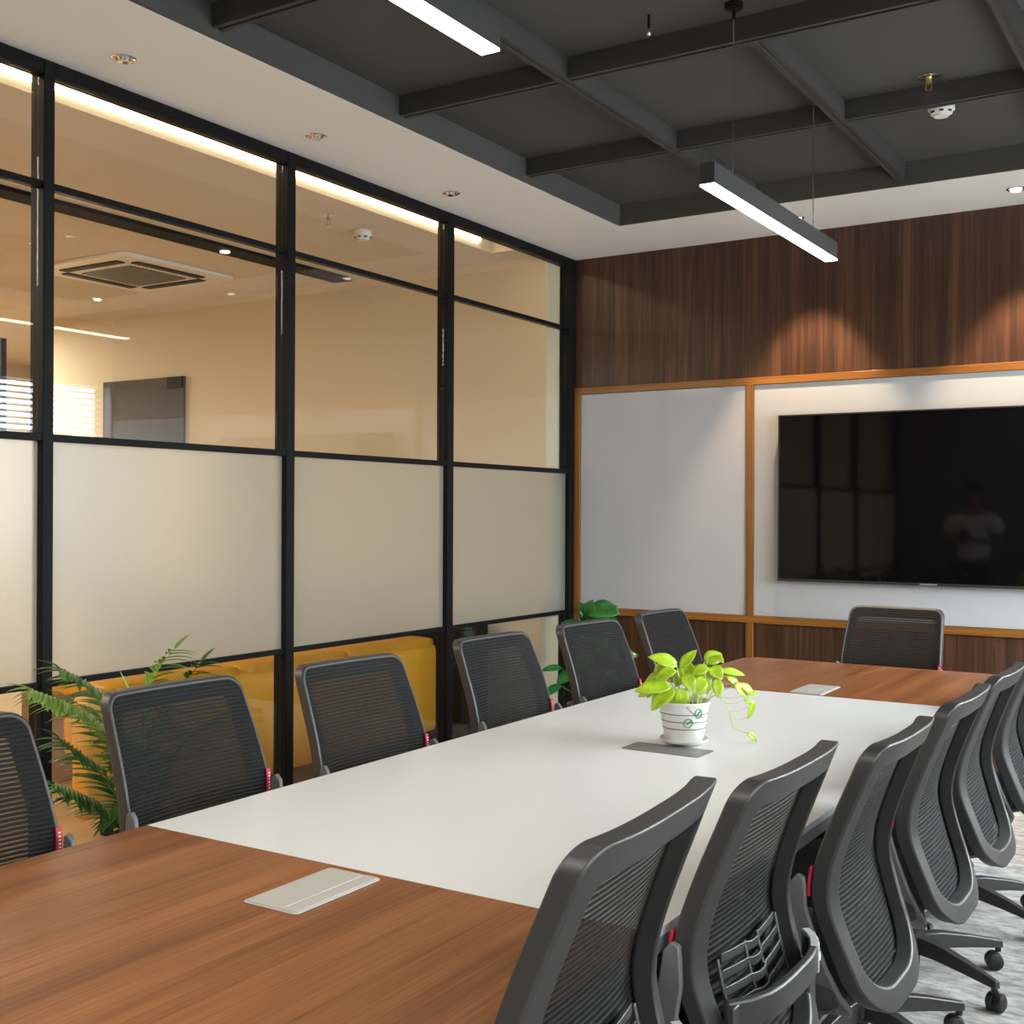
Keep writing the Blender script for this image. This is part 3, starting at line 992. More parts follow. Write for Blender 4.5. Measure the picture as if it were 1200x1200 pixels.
def make_chair(label, group, crossbar=False):
    t = thing('office_chair', label, 'office chair', (0, 0, 0), 0, group)
    # --- back frame
    bm = BM()
    ring_frame(bm, outline(0.040, 0.008, 0.006), outline(0.0), -0.036, 0.001)
    obj('back_frame', bm, M['plastic'], t, bevel=0.005, seg=3)
    # --- mesh fabric, covering the frame's front
    bm = BM()
    uvl = bm.loops.layers.uv.new('UVMap')
    o = outline(0.009)
    cz = 0.70
    K = 10
    rings = []
    for r_ in range(1, K + 1):
        s = r_ / K
        rings.append([bm.verts.new(bsurf(x * s, cz + (z - cz) * s, 0.0022 + (0.0015 if s < 0.99 else 0))) for x, z in o])
    c = bm.verts.new(bsurf(0, cz, 0.0035))
    n = len(o)
    for i in range(n):
        j = (i + 1) % n
        bm.faces.new((c, rings[0][i], rings[0][j]))
        for q in range(K - 1):
            bm.faces.new((rings[q][i], rings[q + 1][i], rings[q + 1][j], rings[q][j]))
    for f in bm.faces:
        for l in f.loops:
            l[uvl].uv = (l.vert.co.x, l.vert.co.z * 1.04)
    m_ = obj('mesh_back', bm, M['mesh'], t, smooth=True, angle=180)
    # --- piping
    bm = BM()
    pts = [bsurf(x, z, 0.0005) for x, z in outline(0.006)]
    pts.append(pts[0])
    tube(bm, pts, 0.0022, 6, caps=False)
    obj('piping', bm, M['piping'], t, smooth=True)
    if crossbar:
        # --- lumbar support with slots (behind the mesh)
        bm = BM()
        for i, z in enumerate((0.560, 0.586, 0.612, 0.638)):
            L_ = 0.145 - 0.006 * i
            strap(bm, [bsurf(x, z + 0.012 * (abs(x) / 0.15), -0.016 - 0.006 * (abs(x) < 0.03)) for x in [L_ * (k_ / 8 - 1) for k_ in range(17)]], 0.016, 0.004, (0, 0, 1))
        for x in (-0.14, -0.03, 0.03, 0.14):
            strap(bm, [bsurf(x, z, -0.0165) for z in (0.55, 0.58, 0.61, 0.65)], 0.008, 0.005, (1, 0, 0))
        lum = obj('lumbar_support', bm, M['plastic'], t, bevel=0.0012)
        bm = BM()
        cushionless = [bsurf(x, 0.545, -0.030 + 0.010 * abs(x) / 0.1) for x in [-0.10 + 0.02 * k_ for k_ in range(11)]]
        strap(bm, cushionless, 0.036, 0.012, (0, 0, 1))
        tube(bm, [bsurf(-0.02, 0.55, -0.045), bsurf(0.02, 0.55, -0.045)], 0.009, 10)
        obj('lumbar_knob', bm, M['plastic'], lum, bevel=0.002)
    # --- side brackets hugging the lower half of the frame, running under the seat
    for s in (-1, 1):
        bm = BM()
        pts, wd = [], []
        for z, dx, dy, w_ in ((0.705, 0.001, 0.006, 0.014), (0.69, 0.003, 0.010, 0.030), (0.64, 0.005, 0.014, 0.040), (0.58, 0.005, 0.016, 0.044), (0.51, 0.004, 0.018, 0.046), (0.45, -0.004, 0.018, 0.046), (0.415, -0.030, 0.020, 0.042), (0.388, -0.065, 0.035, 0.034)):
            x = hw(z) + 0.006 + dx
            p = Vector((s * x, yprof(z) + (0.012 if crossbar and z > 0.6 else 0.040) + dy, z))
            pts.append(p); wd.append(w_)
        pts.append(Vector((s * 0.085, -0.12, 0.375))); wd.append(0.034)
        pts.append(Vector((s * 0.07, -0.04, 0.375))); wd.append(0.034)
        strap(bm, pts, wd, 0.014, (0, 1, 0.0))
        obj('side_bracket', bm, M['plastic_side'], t, bevel=0.003)
    if crossbar:
        bm = BM()
        xs_ = [-0.20 + 0.04 * k_ for k_ in range(11)]
        strap(bm, [bsurf(x, 0.585, -0.050 - 0.035 * (1 - (x / 0.2) ** 4)) for x in xs_], 0.048, 0.016, (0, 0, 1))
        cb = obj('back_crossbar', bm, M['plastic'], t, bevel=0.004)
        bm = BM()
        strap(bm, [bsurf(x, 0.585, -0.052 - 0.035 * (1 - (x / 0.2) ** 4)) for x in (0.12, 0.14, 0.16, 0.18, 0.202)], 0.050, 0.017, (0, 0, 1))
        obj('badge', bm, M['label_grey'], cb, bevel=0.002)['label'] = 'pale grey badge with worn white lettering'
        bm = BM()
        for i_, x in enumerate((0.135, 0.147, 0.158, 0.168, 0.178)):
            p = bsurf(x, 0.585, -0.052 - 0.035 * (1 - (x / 0.2) ** 4) - 0.0095)
            box(bm, p.x - 0.003, p.x + 0.003, p.y - 0.0004, p.y + 0.0002, p.z - 0.006 + 0.002 * (i_ % 2), p.z + 0.005)
        obj('badge_lettering', bm, M['tag_white'], cb)
        for s in (-1, 1):
            bm = BM()
            p0 = bsurf(s * 0.19, 0.565, -0.054)
            strap(bm, [p0 + Vector((0, 0, 0.04)), p0, p0 + Vector((0, 0.0, -0.15)), p0 + Vector((0, 0.03, -0.19)), Vector((s * 0.18, -0.20, 0.365)), Vector((s * 0.09, -0.10, 0.365))], 0.040, 0.014, (1, 0, 0))
            obj('bracket_post', bm, M['plastic'], t, bevel=0.003)
    # --- red tag on the chair's left edge
    bm = BM()
    pts = [bsurf(-(hw(z) - 0.0045), z, 0.0055) for z in (0.662, 0.677, 0.692, 0.707, 0.722)]
    strap(bm, pts, 0.0150, 0.005, (1, 0, 0))
    tg = obj('red_tag', bm, M['tag_red'], t, bevel=0.001)
    tg['label'] = 'red fabric maker tag'
    bm = BM()
    for k_, z in enumerate((0.670, 0.678, 0.686, 0.694, 0.702, 0.710)):
        p = bsurf(-(hw(z) - 0.0045), z, 0.0082)
        box(bm, p.x - 0.0035, p.x + 0.0025, p.y, p.y + 0.0006, p.z - 0.0025 + 0.0008 * (k_ % 2), p.z + 0.0016)
    obj('tag_lettering', bm, M['tag_white'], tg)
    # --- seat
    bm = BM()
    cushion(bm, -0.24, 0.24, -0.20, 0.245, 0.418, 0.490, 0.034)
    for v in bm.verts:
        f_ = (v.co.y - 0.1) / 0.145
        if f_ > 0:
            v.co.z -= 0.02 * f_ * f_
        v.co.x *= 1 - 0.10 * max(0, (v.co.y + 0.2) / -0.4 + 0.5)
    obj('seat', bm, M['fabric_solid'], t, smooth=True, angle=80)
    bm = BM()
    prism(bm, rrect(-0.20, 0.20, -0.17, 0.20, 0.05), 0.404, 0.4185)
    obj('seat_pan', bm, M['plastic'], t)
    # --- mechanism, gas lift
    bm = BM()
    box(bm, -0.075, 0.075, -0.12, 0.09, 0.345, 0.4035)
    tube(bm, [(0.07, 0.02, 0.375), (0.22, 0.03, 0.37)], 0.006, 8)
    box(bm, 0.205, 0.245, 0.012, 0.048, 0.364, 0.376)
    obj('tilt_mechanism', bm, M['plastic'], t, bevel=0.004)
    bm = BM()
    lathe(bm, [(0, 0.045), (0.025, 0.045), (0.025, 0.19), (0.024, 0.191), (0.024, 0.225), (0.014, 0.226), (0.014, 0.345), (0, 0.345)], 20)
    obj('gas_lift', bm, M['rubber'], t, smooth=True)
    # --- five-star base
    bm = BM()
    lathe(bm, [(0.026, 0.085), (0.045, 0.082), (0.048, 0.10), (0.044, 0.135), (0.026, 0.14), (0.026, 0.085)], 24)
    obj('base_hub', bm, M['plastic'], t, smooth=True)
    for k_ in range(5):
        a = radians(BASE_ROT) + 2 * pi * k_ / 5
        dx = Vector((cos(a), sin(a), 0))
        sd = Vector((-sin(a), cos(a), 0))
        bm = BM()
        rr = []
        for r_, zc, hh_, ww_ in ((0.035, 0.112, 0.050, 0.052), (0.10, 0.112, 0.046, 0.046), (0.20, 0.100, 0.036, 0.036), (0.285, 0.086, 0.026, 0.028), (0.312, 0.082, 0.022, 0.024)):
            p = dx * r_ + Vector((0, 0, zc))
            rr.append([bm.verts.new(p + sd * sx_ * ww_ / 2 * (0.72 if sz_ > 0 else 1) + Vector((0, 0, sz_ * hh_ / 2))) for sx_, sz_ in ((-1, -1), (1, -1), (1, 1), (-1, 1))])
        for q in range(len(rr) - 1):
            for m_i in range(4):
                bm.faces.new((rr[q][m_i], rr[q][(m_i + 1) % 4], rr[q + 1][(m_i + 1) % 4], rr[q + 1][m_i]))
        bm.faces.new(rr[0][::-1]); bm.faces.new(rr[-1])
        lg = obj('base_leg', bm, M['plastic'], t, bevel=0.003)
        # caster
        bm = BM()
        pc = dx * 0.300
        th = a + 0.7 + 0.9 * k_
        wx = Vector((cos(th), sin(th), 0))
        lathe(bm, [(0, 0.058), (0.009, 0.058), (0.009, 0.072), (0, 0.072)], 10, pc)
        ctr = pc + wx.cross(Vector((0, 0, 1))) * 0.012
        for s in (-1, 1):
            ring = []
            for (xx, r_) in ((0.004, 0.020), (0.004, 0.0255), (0.010, 0.0275), (0.020, 0.0262), (0.026, 0.017), (0.027, 0.0)):
                if r_ == 0:
                    ring.append([bm.verts.new(ctr + wx * s * xx + Vector((0, 0, 0.028)))])
                else:
                    ring.append([bm.verts.new(ctr + wx * s * xx + (wx.cross(Vector((0, 0, 1))) * cos(2 * pi * q / 18) + Vector((0, 0, 1)) * sin(2 * pi * q / 18)) * r_ + Vector((0, 0, 0.0278))) for q in range(18)])
            for A_, B_ in zip(ring[:-1], ring[1:]):
                for q in range(18):
                    if len(B_) == 1:
                        bm.faces.new((A_[q], A_[(q + 1) % 18], B_[0]))
                    else:
                        bm.faces.new((A_[q], A_[(q + 1) % 18], B_[(q + 1) % 18], B_[q]))
            bm.faces.new(ring[0])
        box(bm, ctr.x - 0.008, ctr.x + 0.008, ctr.y - 0.008, ctr.y + 0.008, 0.024, 0.0575)
        obj('caster', bm, M['rubber'], lg, smooth=True, angle=35)
    return t


def copy_tree(o, parent=None):
    c = o.copy()
    COL.objects.link(c)
    if parent is not None:
        c.parent = parent
    for ch in list(o.children):
        copy_tree(ch, c)
    return c


BASE_ROT = 26.0
GL, GR = 'mesh chairs along the partition side', 'mesh chairs along the window side'
protoB = make_chair('', GR, True)
protoA = make_chair('', GL, False)


def place(proto, first, x, y, rz, label, group, lift=0.0):
    c = proto if first else copy_tree(proto)
    c.location = (x, y, 0)
    c.rotation_euler = (0, 0, rz)
    if not group and 'group' in c:
        del c['group']
    tag(c, label, 'office chair', group)
    if True:
        for ch in c.children:
            if not ch.name.startswith('base_'):
                ch.location.z = lift
    return c


E90 = pi / 2
# left row, facing +X  (local +Y -> +X means rz = -90)
left = [(-2.105, 1.455, 0, 'black mesh office chair cut by the left edge of the photo'),
        (-2.140, 2.155, 0, 'black mesh office chair in front of the palm, left of the table'),
        (-2.090, 2.800, -3, 'black mesh office chair in front of the mustard sofa and the second steel post'),
        (-2.110, 3.640, -2, 'black mesh office chair whose back covers the third steel post'),
        (-2.075, 4.315, -4, 'black mesh office chair in front of the corner post, beside the dark green plant'),
        (-2.060, 5.000, -2, 'black mesh office chair behind the lime potted plant, farthest of the left row')]
for i, (x, y, a, s) in enumerate(left):
    place(protoA, i == 0, x, y, -E90 + radians(a), s, GL)
right = [(-0.925, 1.370, 4, 'mesh office chair seen from behind, nearest the camera', protoB, True, 0.077),
         (-0.945, 2.000, 0, 'mesh office chair seen from behind with lumbar slats and pale badge showing', protoB, False, 0.030),
         (-0.895, 2.560, 0, 'mesh office chair seen from behind, third from the camera in the window row', protoA, False, 0.0),
         (-0.885, 3.180, 0, 'mesh office chair seen from behind, fourth from the camera in the window row', protoA, False, 0.0),
         (-0.880, 3.740, 0, 'mesh office chair seen from behind, fifth from the camera in the window row', protoA, False, 0.0),
         (-0.875, 4.400, 0, 'mesh office chair seen from behind at the right photo edge, farthest in its row', protoA, False, 0.0)]
for (x, y, a, s, p, f, lf) in right:
    place(p, f, x, y, E90 + radians(a), s, GR, lf)
place(protoA, False, -1.475, 5.615, pi - radians(3), 'black mesh office chair at the far head of the table, under the television', None)


# ================================================================== PLANTS
def leaf(bm, base, d, up, L, W, curl=0.3, fold=0.25, n=7, shape='heart'):
    """curved leaf blade with a folded midrib; d direction, up normal"""
    d = Vector(d).normalized()
    up = Vector(up)
    up = (up - d * up.dot(d)).normalized()
    sd = d.cross(up)
    rows = []
    for i in range(n + 1):
        t_ = i / n
        if shape == 'heart':
            w_ = W * (sin(pi * min(1, t_ * 0.93 + 0.07)) ** 0.75) * (1 - 0.35 * t_)
        elif shape == 'blade':
            w_ = W * (sin(pi * (0.06 + 0.94 * t_)) ** 0.6) * (1 - 0.4 * t_)
        else:
            w_ = W * sin(pi * (0.05 + 0.95 * t_))
        a = curl * t_
        p = Vector(base) + d * (L * (sin(a) / max(curl, 1e-3) if curl else t_)) - up * (L * (1 - cos(a)) / max(curl, 1e-3))
        f = up * (abs(w_) * fold)
        rows.append([bm.verts.new(p - sd * w_ + f), bm.verts.new(p - sd * w_ * 0.5 + f * 0.4), bm.verts.new(p), bm.verts.new(p + sd * w_ * 0.5 + f * 0.4), bm.verts.new(p + sd * w_ + f)])
    for a_, b_ in zip(rows[:-1], rows[1:]):
        for k_ in range(4):
            bm.faces.new((a_[k_], a_[k_ + 1], b_[k_ + 1], b_[k_]))


def solid(o, th=0.0006):
    m_ = o.modifiers.new('thickness', 'SOLIDIFY')
    m_.thickness = th
    return o


# --- lime pothos on the table
PX, PYY = -1.412, 3.212
t = thing('potted_pothos', 'lime green trailing plant in a striped white pot on the table', 'potted plant', (PX, PYY, 0.7520))
bm = BM(); lathe(bm, [(0, 0.0), (0.050, 0.0), (0.056, 0.004), (0.070, 0.010), (0.073, 0.017), (0.070, 0.018), (0.060, 0.011), (0, 0.009)], 40)
obj('saucer', bm, M['pot_white'], t, smooth=True)
bm = BM(); lathe(bm, [(0, 0.0115), (0.054, 0.0115), (0.057, 0.018), (0.0740, 0.118), (0.0780, 0.119), (0.0790, 0.126), (0.0755, 0.128), (0.071, 0.123), (0.066, 0.108), (0, 0.106)], 48)
obj('pot', bm, M['pot_white'], t, smooth=True)
bm = BM()
prf = lambda z: 0.057 + (0.0740 - 0.057) * (z - 0.018) / 0.100
for z in (0.050, 0.071, 0.093):
    r_ = prf(z) + 0.0003
    tube(bm, [(r_ * cos(2 * pi * k_ / 60), r_ * sin(2 * pi * k_ / 60), z) for k_ in range(61)], 0.0012, 5, caps=False)


def onpot(a, z, d=0.0006):
    return Vector(((prf(z) + d) * cos(a), (prf(z) + d) * sin(a), z))


camang = math.atan2(-PYY, -PX)
tube(bm, [onpot(camang + 0.10 + 0.95 * q / 10, 0.118 - 0.032 * (1 - (1 - q / 10) ** 2.5)) for q in range(11)], 0.0011, 5)
obj('painted_line', bm, M['pot_line'], t)
bm = BM()
for (a0, z0, ra, rz_, tl) in ((camang + 0.22, 0.072, 0.19, 0.0125, 0.5), (camang + 0.66, 0.100, 0.16, 0.0135, -0.3)):
    outl = []
    for q in range(24):
        th = 2 * pi * q / 24
        rr_ = 1 - 0.25 * cos(th - 0.8)
        da, dz = ra * rr_ * cos(th), rz_ * rr_ * sin(th)
        outl.append(onpot(a0 + da + dz * tl * 4, z0 + dz, 0.0010))
    tube(bm, outl + [outl[0]], 0.0016, 5, caps=False)
    tube(bm, [onpot(a0 - ra * 0.6, z0 - rz_ * 0.5, 0.001), onpot(a0, z0, 0.001), onpot(a0 + ra * 0.5, z0 + rz_ * 0.5, 0.001)], 0.0022, 5)
obj('leaf_print', bm, M['pot_green'], t)
bm = BM(); lathe(bm, [(0, 0.1065), (0.065, 0.1085), (0.058, 0.114), (0.03, 0.117), (0, 0.116)], 24)
obj('soil', bm, M['soil'], t, smooth=True)
# the plant spreads along this direction (left-right) and leans along fw (front-back)
fw = Vector((-sin(yaw), cos(yaw), 0)); rt_ = Vector((cos(yaw), sin(yaw), 0)); UPV = Vector((0, 0, 1))
PXM = 3.46 / 1377.0      # metres per photo pixel at the plant's distance


def pl(u, v, dep=0.0):
    """point of the plant from where it stands in the photo, relative to the pot base (u 801, v 866)"""
    return rt_ * ((u - 801) * PXM) + UPV * ((870 - v) * PXM) + fw * dep


rnd = random.Random(3)
bml, bms = BM(), BM()
leaves = [  # stem top (u,v,depth), leaf tip (u,v,depth), width
    (792, 778, 0.0, 766, 766, -0.02, 0.021), (786, 775, 0.03, 769, 792, 0.02, 0.022), (797, 781, -0.01, 811, 761, 0.0, 0.016),
    (788, 782, -0.03, 768, 788, -0.05, 0.018), (780, 792, 0.0, 756, 800, 0.0, 0.024), (782, 800, -0.04, 748, 800, -0.06, 0.024),
    (776, 803, 0.01, 750, 812, 0.02, 0.018), (785, 803, -0.04, 762, 818, -0.08, 0.026), (800, 788, -0.03, 806, 800, -0.06, 0.020),
    (806, 784, 0.03, 793, 798, 0.0, 0.020), (822, 792, -0.02, 812, 806, -0.05, 0.021), (824, 790, 0.02, 829, 808, 0.0, 0.020),
    (828, 776, 0.03, 846, 766, 0.04, 0.022), (828, 780, 0.0, 812, 784, -0.03, 0.017), (834, 782, 0.03, 844, 790, 0.0, 0.022),
    (846, 786, 0.02, 873, 787, 0.03, 0.012), (838, 794, -0.02, 838, 808, -0.05, 0.016), (852, 792, 0.02, 870, 802, 0.03, 0.014),
    (860, 800, 0.0, 876, 812, 0.0, 0.017), (868, 802, 0.01, 886, 810, 0.02, 0.014), (797, 803, -0.05, 793, 822, -0.055, 0.020),
    (790, 806, -0.05, 786, 821, -0.05, 0.016), (832, 771, 0.03, 842, 768, -0.02, 0.020), (764, 806, 0.01, 760, 820, 0.03, 0.008),
    (808, 792, 0.04, 806, 776, 0.07, 0.020), (816, 796, 0.05, 818, 782, 0.08, 0.020), (788, 795, 0.06, 776, 790, 0.09, 0.020)]
for (u0, v0, d0, u1, v1, d1, wd) in leaves:
    a_, b_ = pl(u0, v0, d0), pl(u1, v1, d1)
    up_ = (UPV * 0.8 - fw * 0.9 + rt_ * rnd.uniform(-0.4, 0.4))
    leaf(bml, a_, b_ - a_, up_, (b_ - a_).length * 1.22, wd * 1.3, 0.5, 0.22, 8, 'heart')
    root = Vector((rnd.uniform(-0.045, 0.045), rnd.uniform(-0.045, 0.045), 0.114))
    root = root + rt_ * (0.35 * (a_.dot(rt_)) if abs(a_.dot(rt_)) < 0.1 else 0.03)
    root.x = max(-0.05, min(0.05, root.x)); root.y = max(-0.05, min(0.05, root.y))
    mid = root.lerp(a_, 0.5) + UPV * 0.012
    tube(bms, [root, root.lerp(mid, 0.6) + UPV * 0.004, mid, a_.lerp(mid, 0.3) + UPV * 0.004, a_], 0.0013, 5)
fo = obj('foliage', bml, M['lime'], t, smooth=True, angle=180)
solid(fo)
obj('stems', bms, M['lime_stem'], t, smooth=True)
bm = BM()
vine = [pl(831, 815, 0.0), pl(840, 814, 0), pl(848, 821, 0), pl(853, 831, 0), pl(857, 843, 0), pl(858, 851, 0), pl(866, 855, 0), pl(877, 858, 0)]
tube(bm, vine, 0.0014, 6)
for a_, b_ in (((843, 816), (874, 813)), ((849, 823), (873, 818)), ((855, 832), (876, 827)), ((855, 842), (876, 839))):
    p0, p1 = pl(*a_), pl(*b_)
    tube(bm, [p0, p0.lerp(p1, 0.5) - UPV * 0.006, p1], 0.0009, 5)
vn = obj('trailing_vine', bm, M['lime_stem'], t, smooth=True)
bm = BM()
for (u0, v0, u1, v1, wd) in ((872, 819, 884, 823, 0.010), (882, 821, 879, 841, 0.014), (876, 857, 888, 869, 0.011), (876, 812, 890, 810, 0.008)):
    a_, b_ = pl(u0, v0), pl(u1, v1)
    if b_.z < 0.006:
        b_.z = 0.006
    leaf(bm, a_, b_ - a_, UPV * 0.3 - fw + rt_ * 0.5, (b_ - a_).length * 1.1, wd, 0.4, 0.25)
solid(obj('vine_leaves', bm, M['lime'], vn, smooth=True, angle=180))

# --- feather palm behind the second left chair
t = thing('potted_palm', 'feathery green palm between the partition and the left chairs', 'potted plant', (-3.17, 2.68, 0))
bm = BM(); lathe(bm, [(0, 0.0), (0.105, 0.0), (0.115, 0.01), (0.145, 0.26), (0.15, 0.265), (0.15, 0.28), (0.135, 0.28), (0.13, 0.25), (0, 0.245)], 36)
obj('pot', bm, M['planter'], t, smooth=True)
bm = BM(); lathe(bm, [(0, 0.2455), (0.128, 0.2455), (0.10, 0.262), (0, 0.268)], 24)
obj('soil', bm, M['soil'], t)


def frond(pts, leaflet, wd, mt, rnd, down=0.35, step=0.0175):
    """arching midrib with paired narrow leaflets"""
    P = [Vector(p) for p in pts]
    path = []
    for i in range(len(P) - 1):
        p0, p1, p2, p3 = P[max(i - 1, 0)], P[i], P[i + 1], P[min(i + 2, len(P) - 1)]
        for q in range(8):
            s = q / 8
            path.append(0.5 * ((2 * p1) + (-p0 + p2) * s + (2 * p0 - 5 * p1 + 4 * p2 - p3) * s * s + (-p0 + 3 * p1 - 3 * p2 + p3) * s**3))
    path.append(P[-1])
    n = len(path)
    bm = BM()
    tube(bm, path, [0.0042 - 0.0034 * i / (n - 1) for i in range(n)], 5)
    tot = sum((path[i + 1] - path[i]).length for i in range(n - 1))
    s, nxt = 0.0, tot * 0.30
    for i in range(n - 1):
        seg = (path[i + 1] - path[i]).length
        while nxt < s + seg:
            p = path[i].lerp(path[i + 1], (nxt - s) / seg)
            d = (path[i + 1] - path[i]).normalized()
            f = nxt / tot
            sd = d.cross(UPV)
            if sd.length < 0.1:
                sd = Vector((1, 0, 0))
            sd.normalize()
            L = leaflet * (0.72 + 0.58 * sin(pi * min(1, max(0, (f - 0.2) / 0.85)))) * rnd.uniform(0.85, 1.1)
            for sg in (-1, 1):
                dd = (d * 0.75 + sd * sg * 0.85 - UPV * down * rnd.uniform(0.4, 1.3)).normalized()
                leaf(bm, p, dd, UPV + d * 0.2, L, wd * rnd.uniform(0.85, 1.1), 0.55, 0.35, 5, 'blade')
            nxt += step
        s += seg
    leaf(bm, path[-1], path[-1] - path[-2], UPV, leaflet * 0.8, wd, 0.3, 0.3, 5, 'blade')
    return bm


rnd = random.Random(11)
# tips in the local frame of the palm (x away from the glass, y deeper into the room)
fr = [([(0.0, 0.0, 0.26), (0.02, -0.04, 0.55), (0.02, -0.15, 0.82), (0.02, -0.32, 0.94)], 'palm'),
      ([(0.0, 0.0, 0.26), (0.03, -0.06, 0.5), (0.03, -0.20, 0.76), (0.02, -0.42, 0.885)], 'palm_light'),
      ([(0.0, 0.0, 0.26), (0.02, -0.06, 0.42), (0.02, -0.18, 0.60), (0.02, -0.32, 0.72)], 'palm'),
      ([(0.0, 0.0, 0.26), (0.03, -0.08, 0.38), (0.04, -0.20, 0.50), (0.05, -0.36, 0.59)], 'palm'),
      ([(0.0, 0.0, 0.26), (0.0, 0.02, 0.6), (0.02, 0.05, 0.85), (0.02, 0.15, 0.955)], 'palm_light'),
      ([(0.0, 0.0, 0.26), (0.05, 0.03, 0.55), (0.05, 0.12, 0.78), (0.05, 0.24, 0.90)], 'palm'),
      ([(0.0, 0.0, 0.26), (0.08, 0.0, 0.45), (0.10, 0.10, 0.62), (0.08, 0.30, 0.70)], 'palm'),
      ([(0.0, 0.0, 0.26), (0.08, -0.02, 0.45), (0.12, -0.08, 0.60), (0.16, -0.16, 0.68)], 'palm'),
      ([(0.0, 0.0, 0.26), (0.06, -0.03, 0.40), (0.10, -0.10, 0.47), (0.14, -0.20, 0.46)], 'palm'),
      ([(0.0, 0.0, 0.26), (-0.05, 0.03, 0.45), (-0.10, 0.12, 0.62), (-0.15, 0.26, 0.66)], 'palm'),
      ([(0.0, 0.0, 0.26), (-0.03, -0.03, 0.50), (-0.08, -0.08, 0.72), (-0.16, -0.14, 0.80)], 'palm'),
      ([(0.0, 0.0, 0.26), (0.02, -0.03, 0.34), (0.08, -0.06, 0.40), (0.18, -0.12, 0.37)], 'palm')]
for pts, mm in fr:
    solid(obj('frond', frond(pts, 0.104, 0.0125, mm, rnd), M[mm], t, smooth=True, angle=180), 0.0005)
bm = BM(); leaf(bm, (0.01, 0.0, 0.75), Vector((0.0, -0.055, 0.13)), Vector((1, 0, 0.3)), 0.175, 0.006, 0.2, 0.4, 6, 'blade')
tube(bm, [(0, 0, 0.26), (0.01, 0.01, 0.5), (0.01, 0.0, 0.755)], 0.0022, 5)
solid(obj('new_shoot', bm, M['palm_light'], t, smooth=True, angle=180), 0.0005)

# --- broad-leaved plant in the back corner
t = thing('potted_monstera', 'dark green broad leaved plant in the back corner below the writing board', 'potted plant', (-3.30, 6.17, 0))
bm = BM(); lathe(bm, [(0, 0.0), (0.11, 0.0), (0.12, 0.01), (0.15, 0.28), (0.155, 0.30), (0.14, 0.30), (0.13, 0.26), (0, 0.255)], 36)
obj('pot', bm, M['planter'], t, smooth=True)
bm = BM(); lathe(bm, [(0, 0.2555), (0.128, 0.2555), (0, 0.27)], 24)
obj('soil', bm, M['soil'], t)
rnd = random.Random(5)
bml, bms = BM(), BM()
for (x, y, z, dx, dy, dz, L, W) in ((0.00, -0.05, 0.86, 1.0, -0.1, 0.12, 0.20, 0.085), (0.02, -0.07, 0.83, 0.9, -0.3, -0.45, 0.18, 0.08), (-0.02, -0.05, 0.78, 0.3, -0.3, 0.9, 0.15, 0.07), (0.04, -0.08, 0.78, 0.6, -0.4, -0.7, 0.17, 0.07), (0.04, -0.02, 0.82, 0.7, 0.0, 0.55, 0.14, 0.065), (0.06, -0.05, 0.80, 0.9, -0.2, -0.1, 0.17, 0.07), (-0.01, -0.03, 0.80, -0.2, -0.4, 0.8, 0.12, 0.05),
                                    (0.05, -0.06, 0.74, 0.5, -0.3, -0.8, 0.17, 0.06), (-0.06, -0.02, 0.76, -0.9, -0.2, 0.25, 0.15, 0.035), (0.10, -0.05, 0.66, 0.9, -0.2, -0.5, 0.15, 0.04),
                                    (0.10, -0.08, 0.52, 0.95, -0.25, -0.25, 0.17, 0.022), (-0.12, -0.16, 0.52, -0.5, -0.8, 0.1, 0.13, 0.03), (-0.12, -0.18, 0.42, -0.4, -0.8, -0.3, 0.13, 0.035),
                                    (0.0, -0.10, 0.60, 0.2, -0.9, -0.3, 0.16, 0.06), (-0.10, 0.05, 0.62, -0.6, 0.3, 0.2, 0.13, 0.05), (0.12, 0.06, 0.58, 0.7, 0.2, 0.2, 0.14, 0.05),
                                    (0.03, -0.10, 0.70, 0.2, -0.9, 0.2, 0.15, 0.06), (-0.05, -0.14, 0.50, -0.2, -0.9, -0.2, 0.15, 0.05)):
    leaf(bml, (x, y, z), (dx, dy, dz), (0.25, -0.7, 0.7), L, W, 0.6, 0.15, 8, 'heart')
    tube(bms, [(x * 0.15, y * 0.15, 0.262), (x * 0.5, y * 0.5, 0.262 + (z - 0.262) * 0.6), (x, y, z)], 0.003, 6)
solid(obj('foliage', bml, M['deep_leaf'], t, smooth=True, angle=180), 0.001)
obj('stems', bms, M['stem_brown'], t, smooth=True)


# ================================================================== PERSON (seen only as a reflection in the television)
def skin_mesh(name, verts, edges, radii, m, parent, root=0, sub=2):
    me = bpy.data.meshes.new(name)
    me.from_pydata([Vector(v) for v in verts], edges, [])
    o = bpy.data.objects.new(name, me)
    COL.objects.link(o)
    me.materials.append(m)
    sk = o.modifiers.new('skin', 'SKIN')
    sk.use_smooth_shade = True
    for i, r_ in enumerate(radii):
        d_ = me.skin_vertices[0].data[i]
        d_.radius = r_ if isinstance(r_, tuple) else (r_, r_)
        d_.use_root = (i == root)
    sb = o.modifiers.new('sub', 'SUBSURF')
    sb.levels = sb.render_levels = sub
    o.parent = parent
    return o


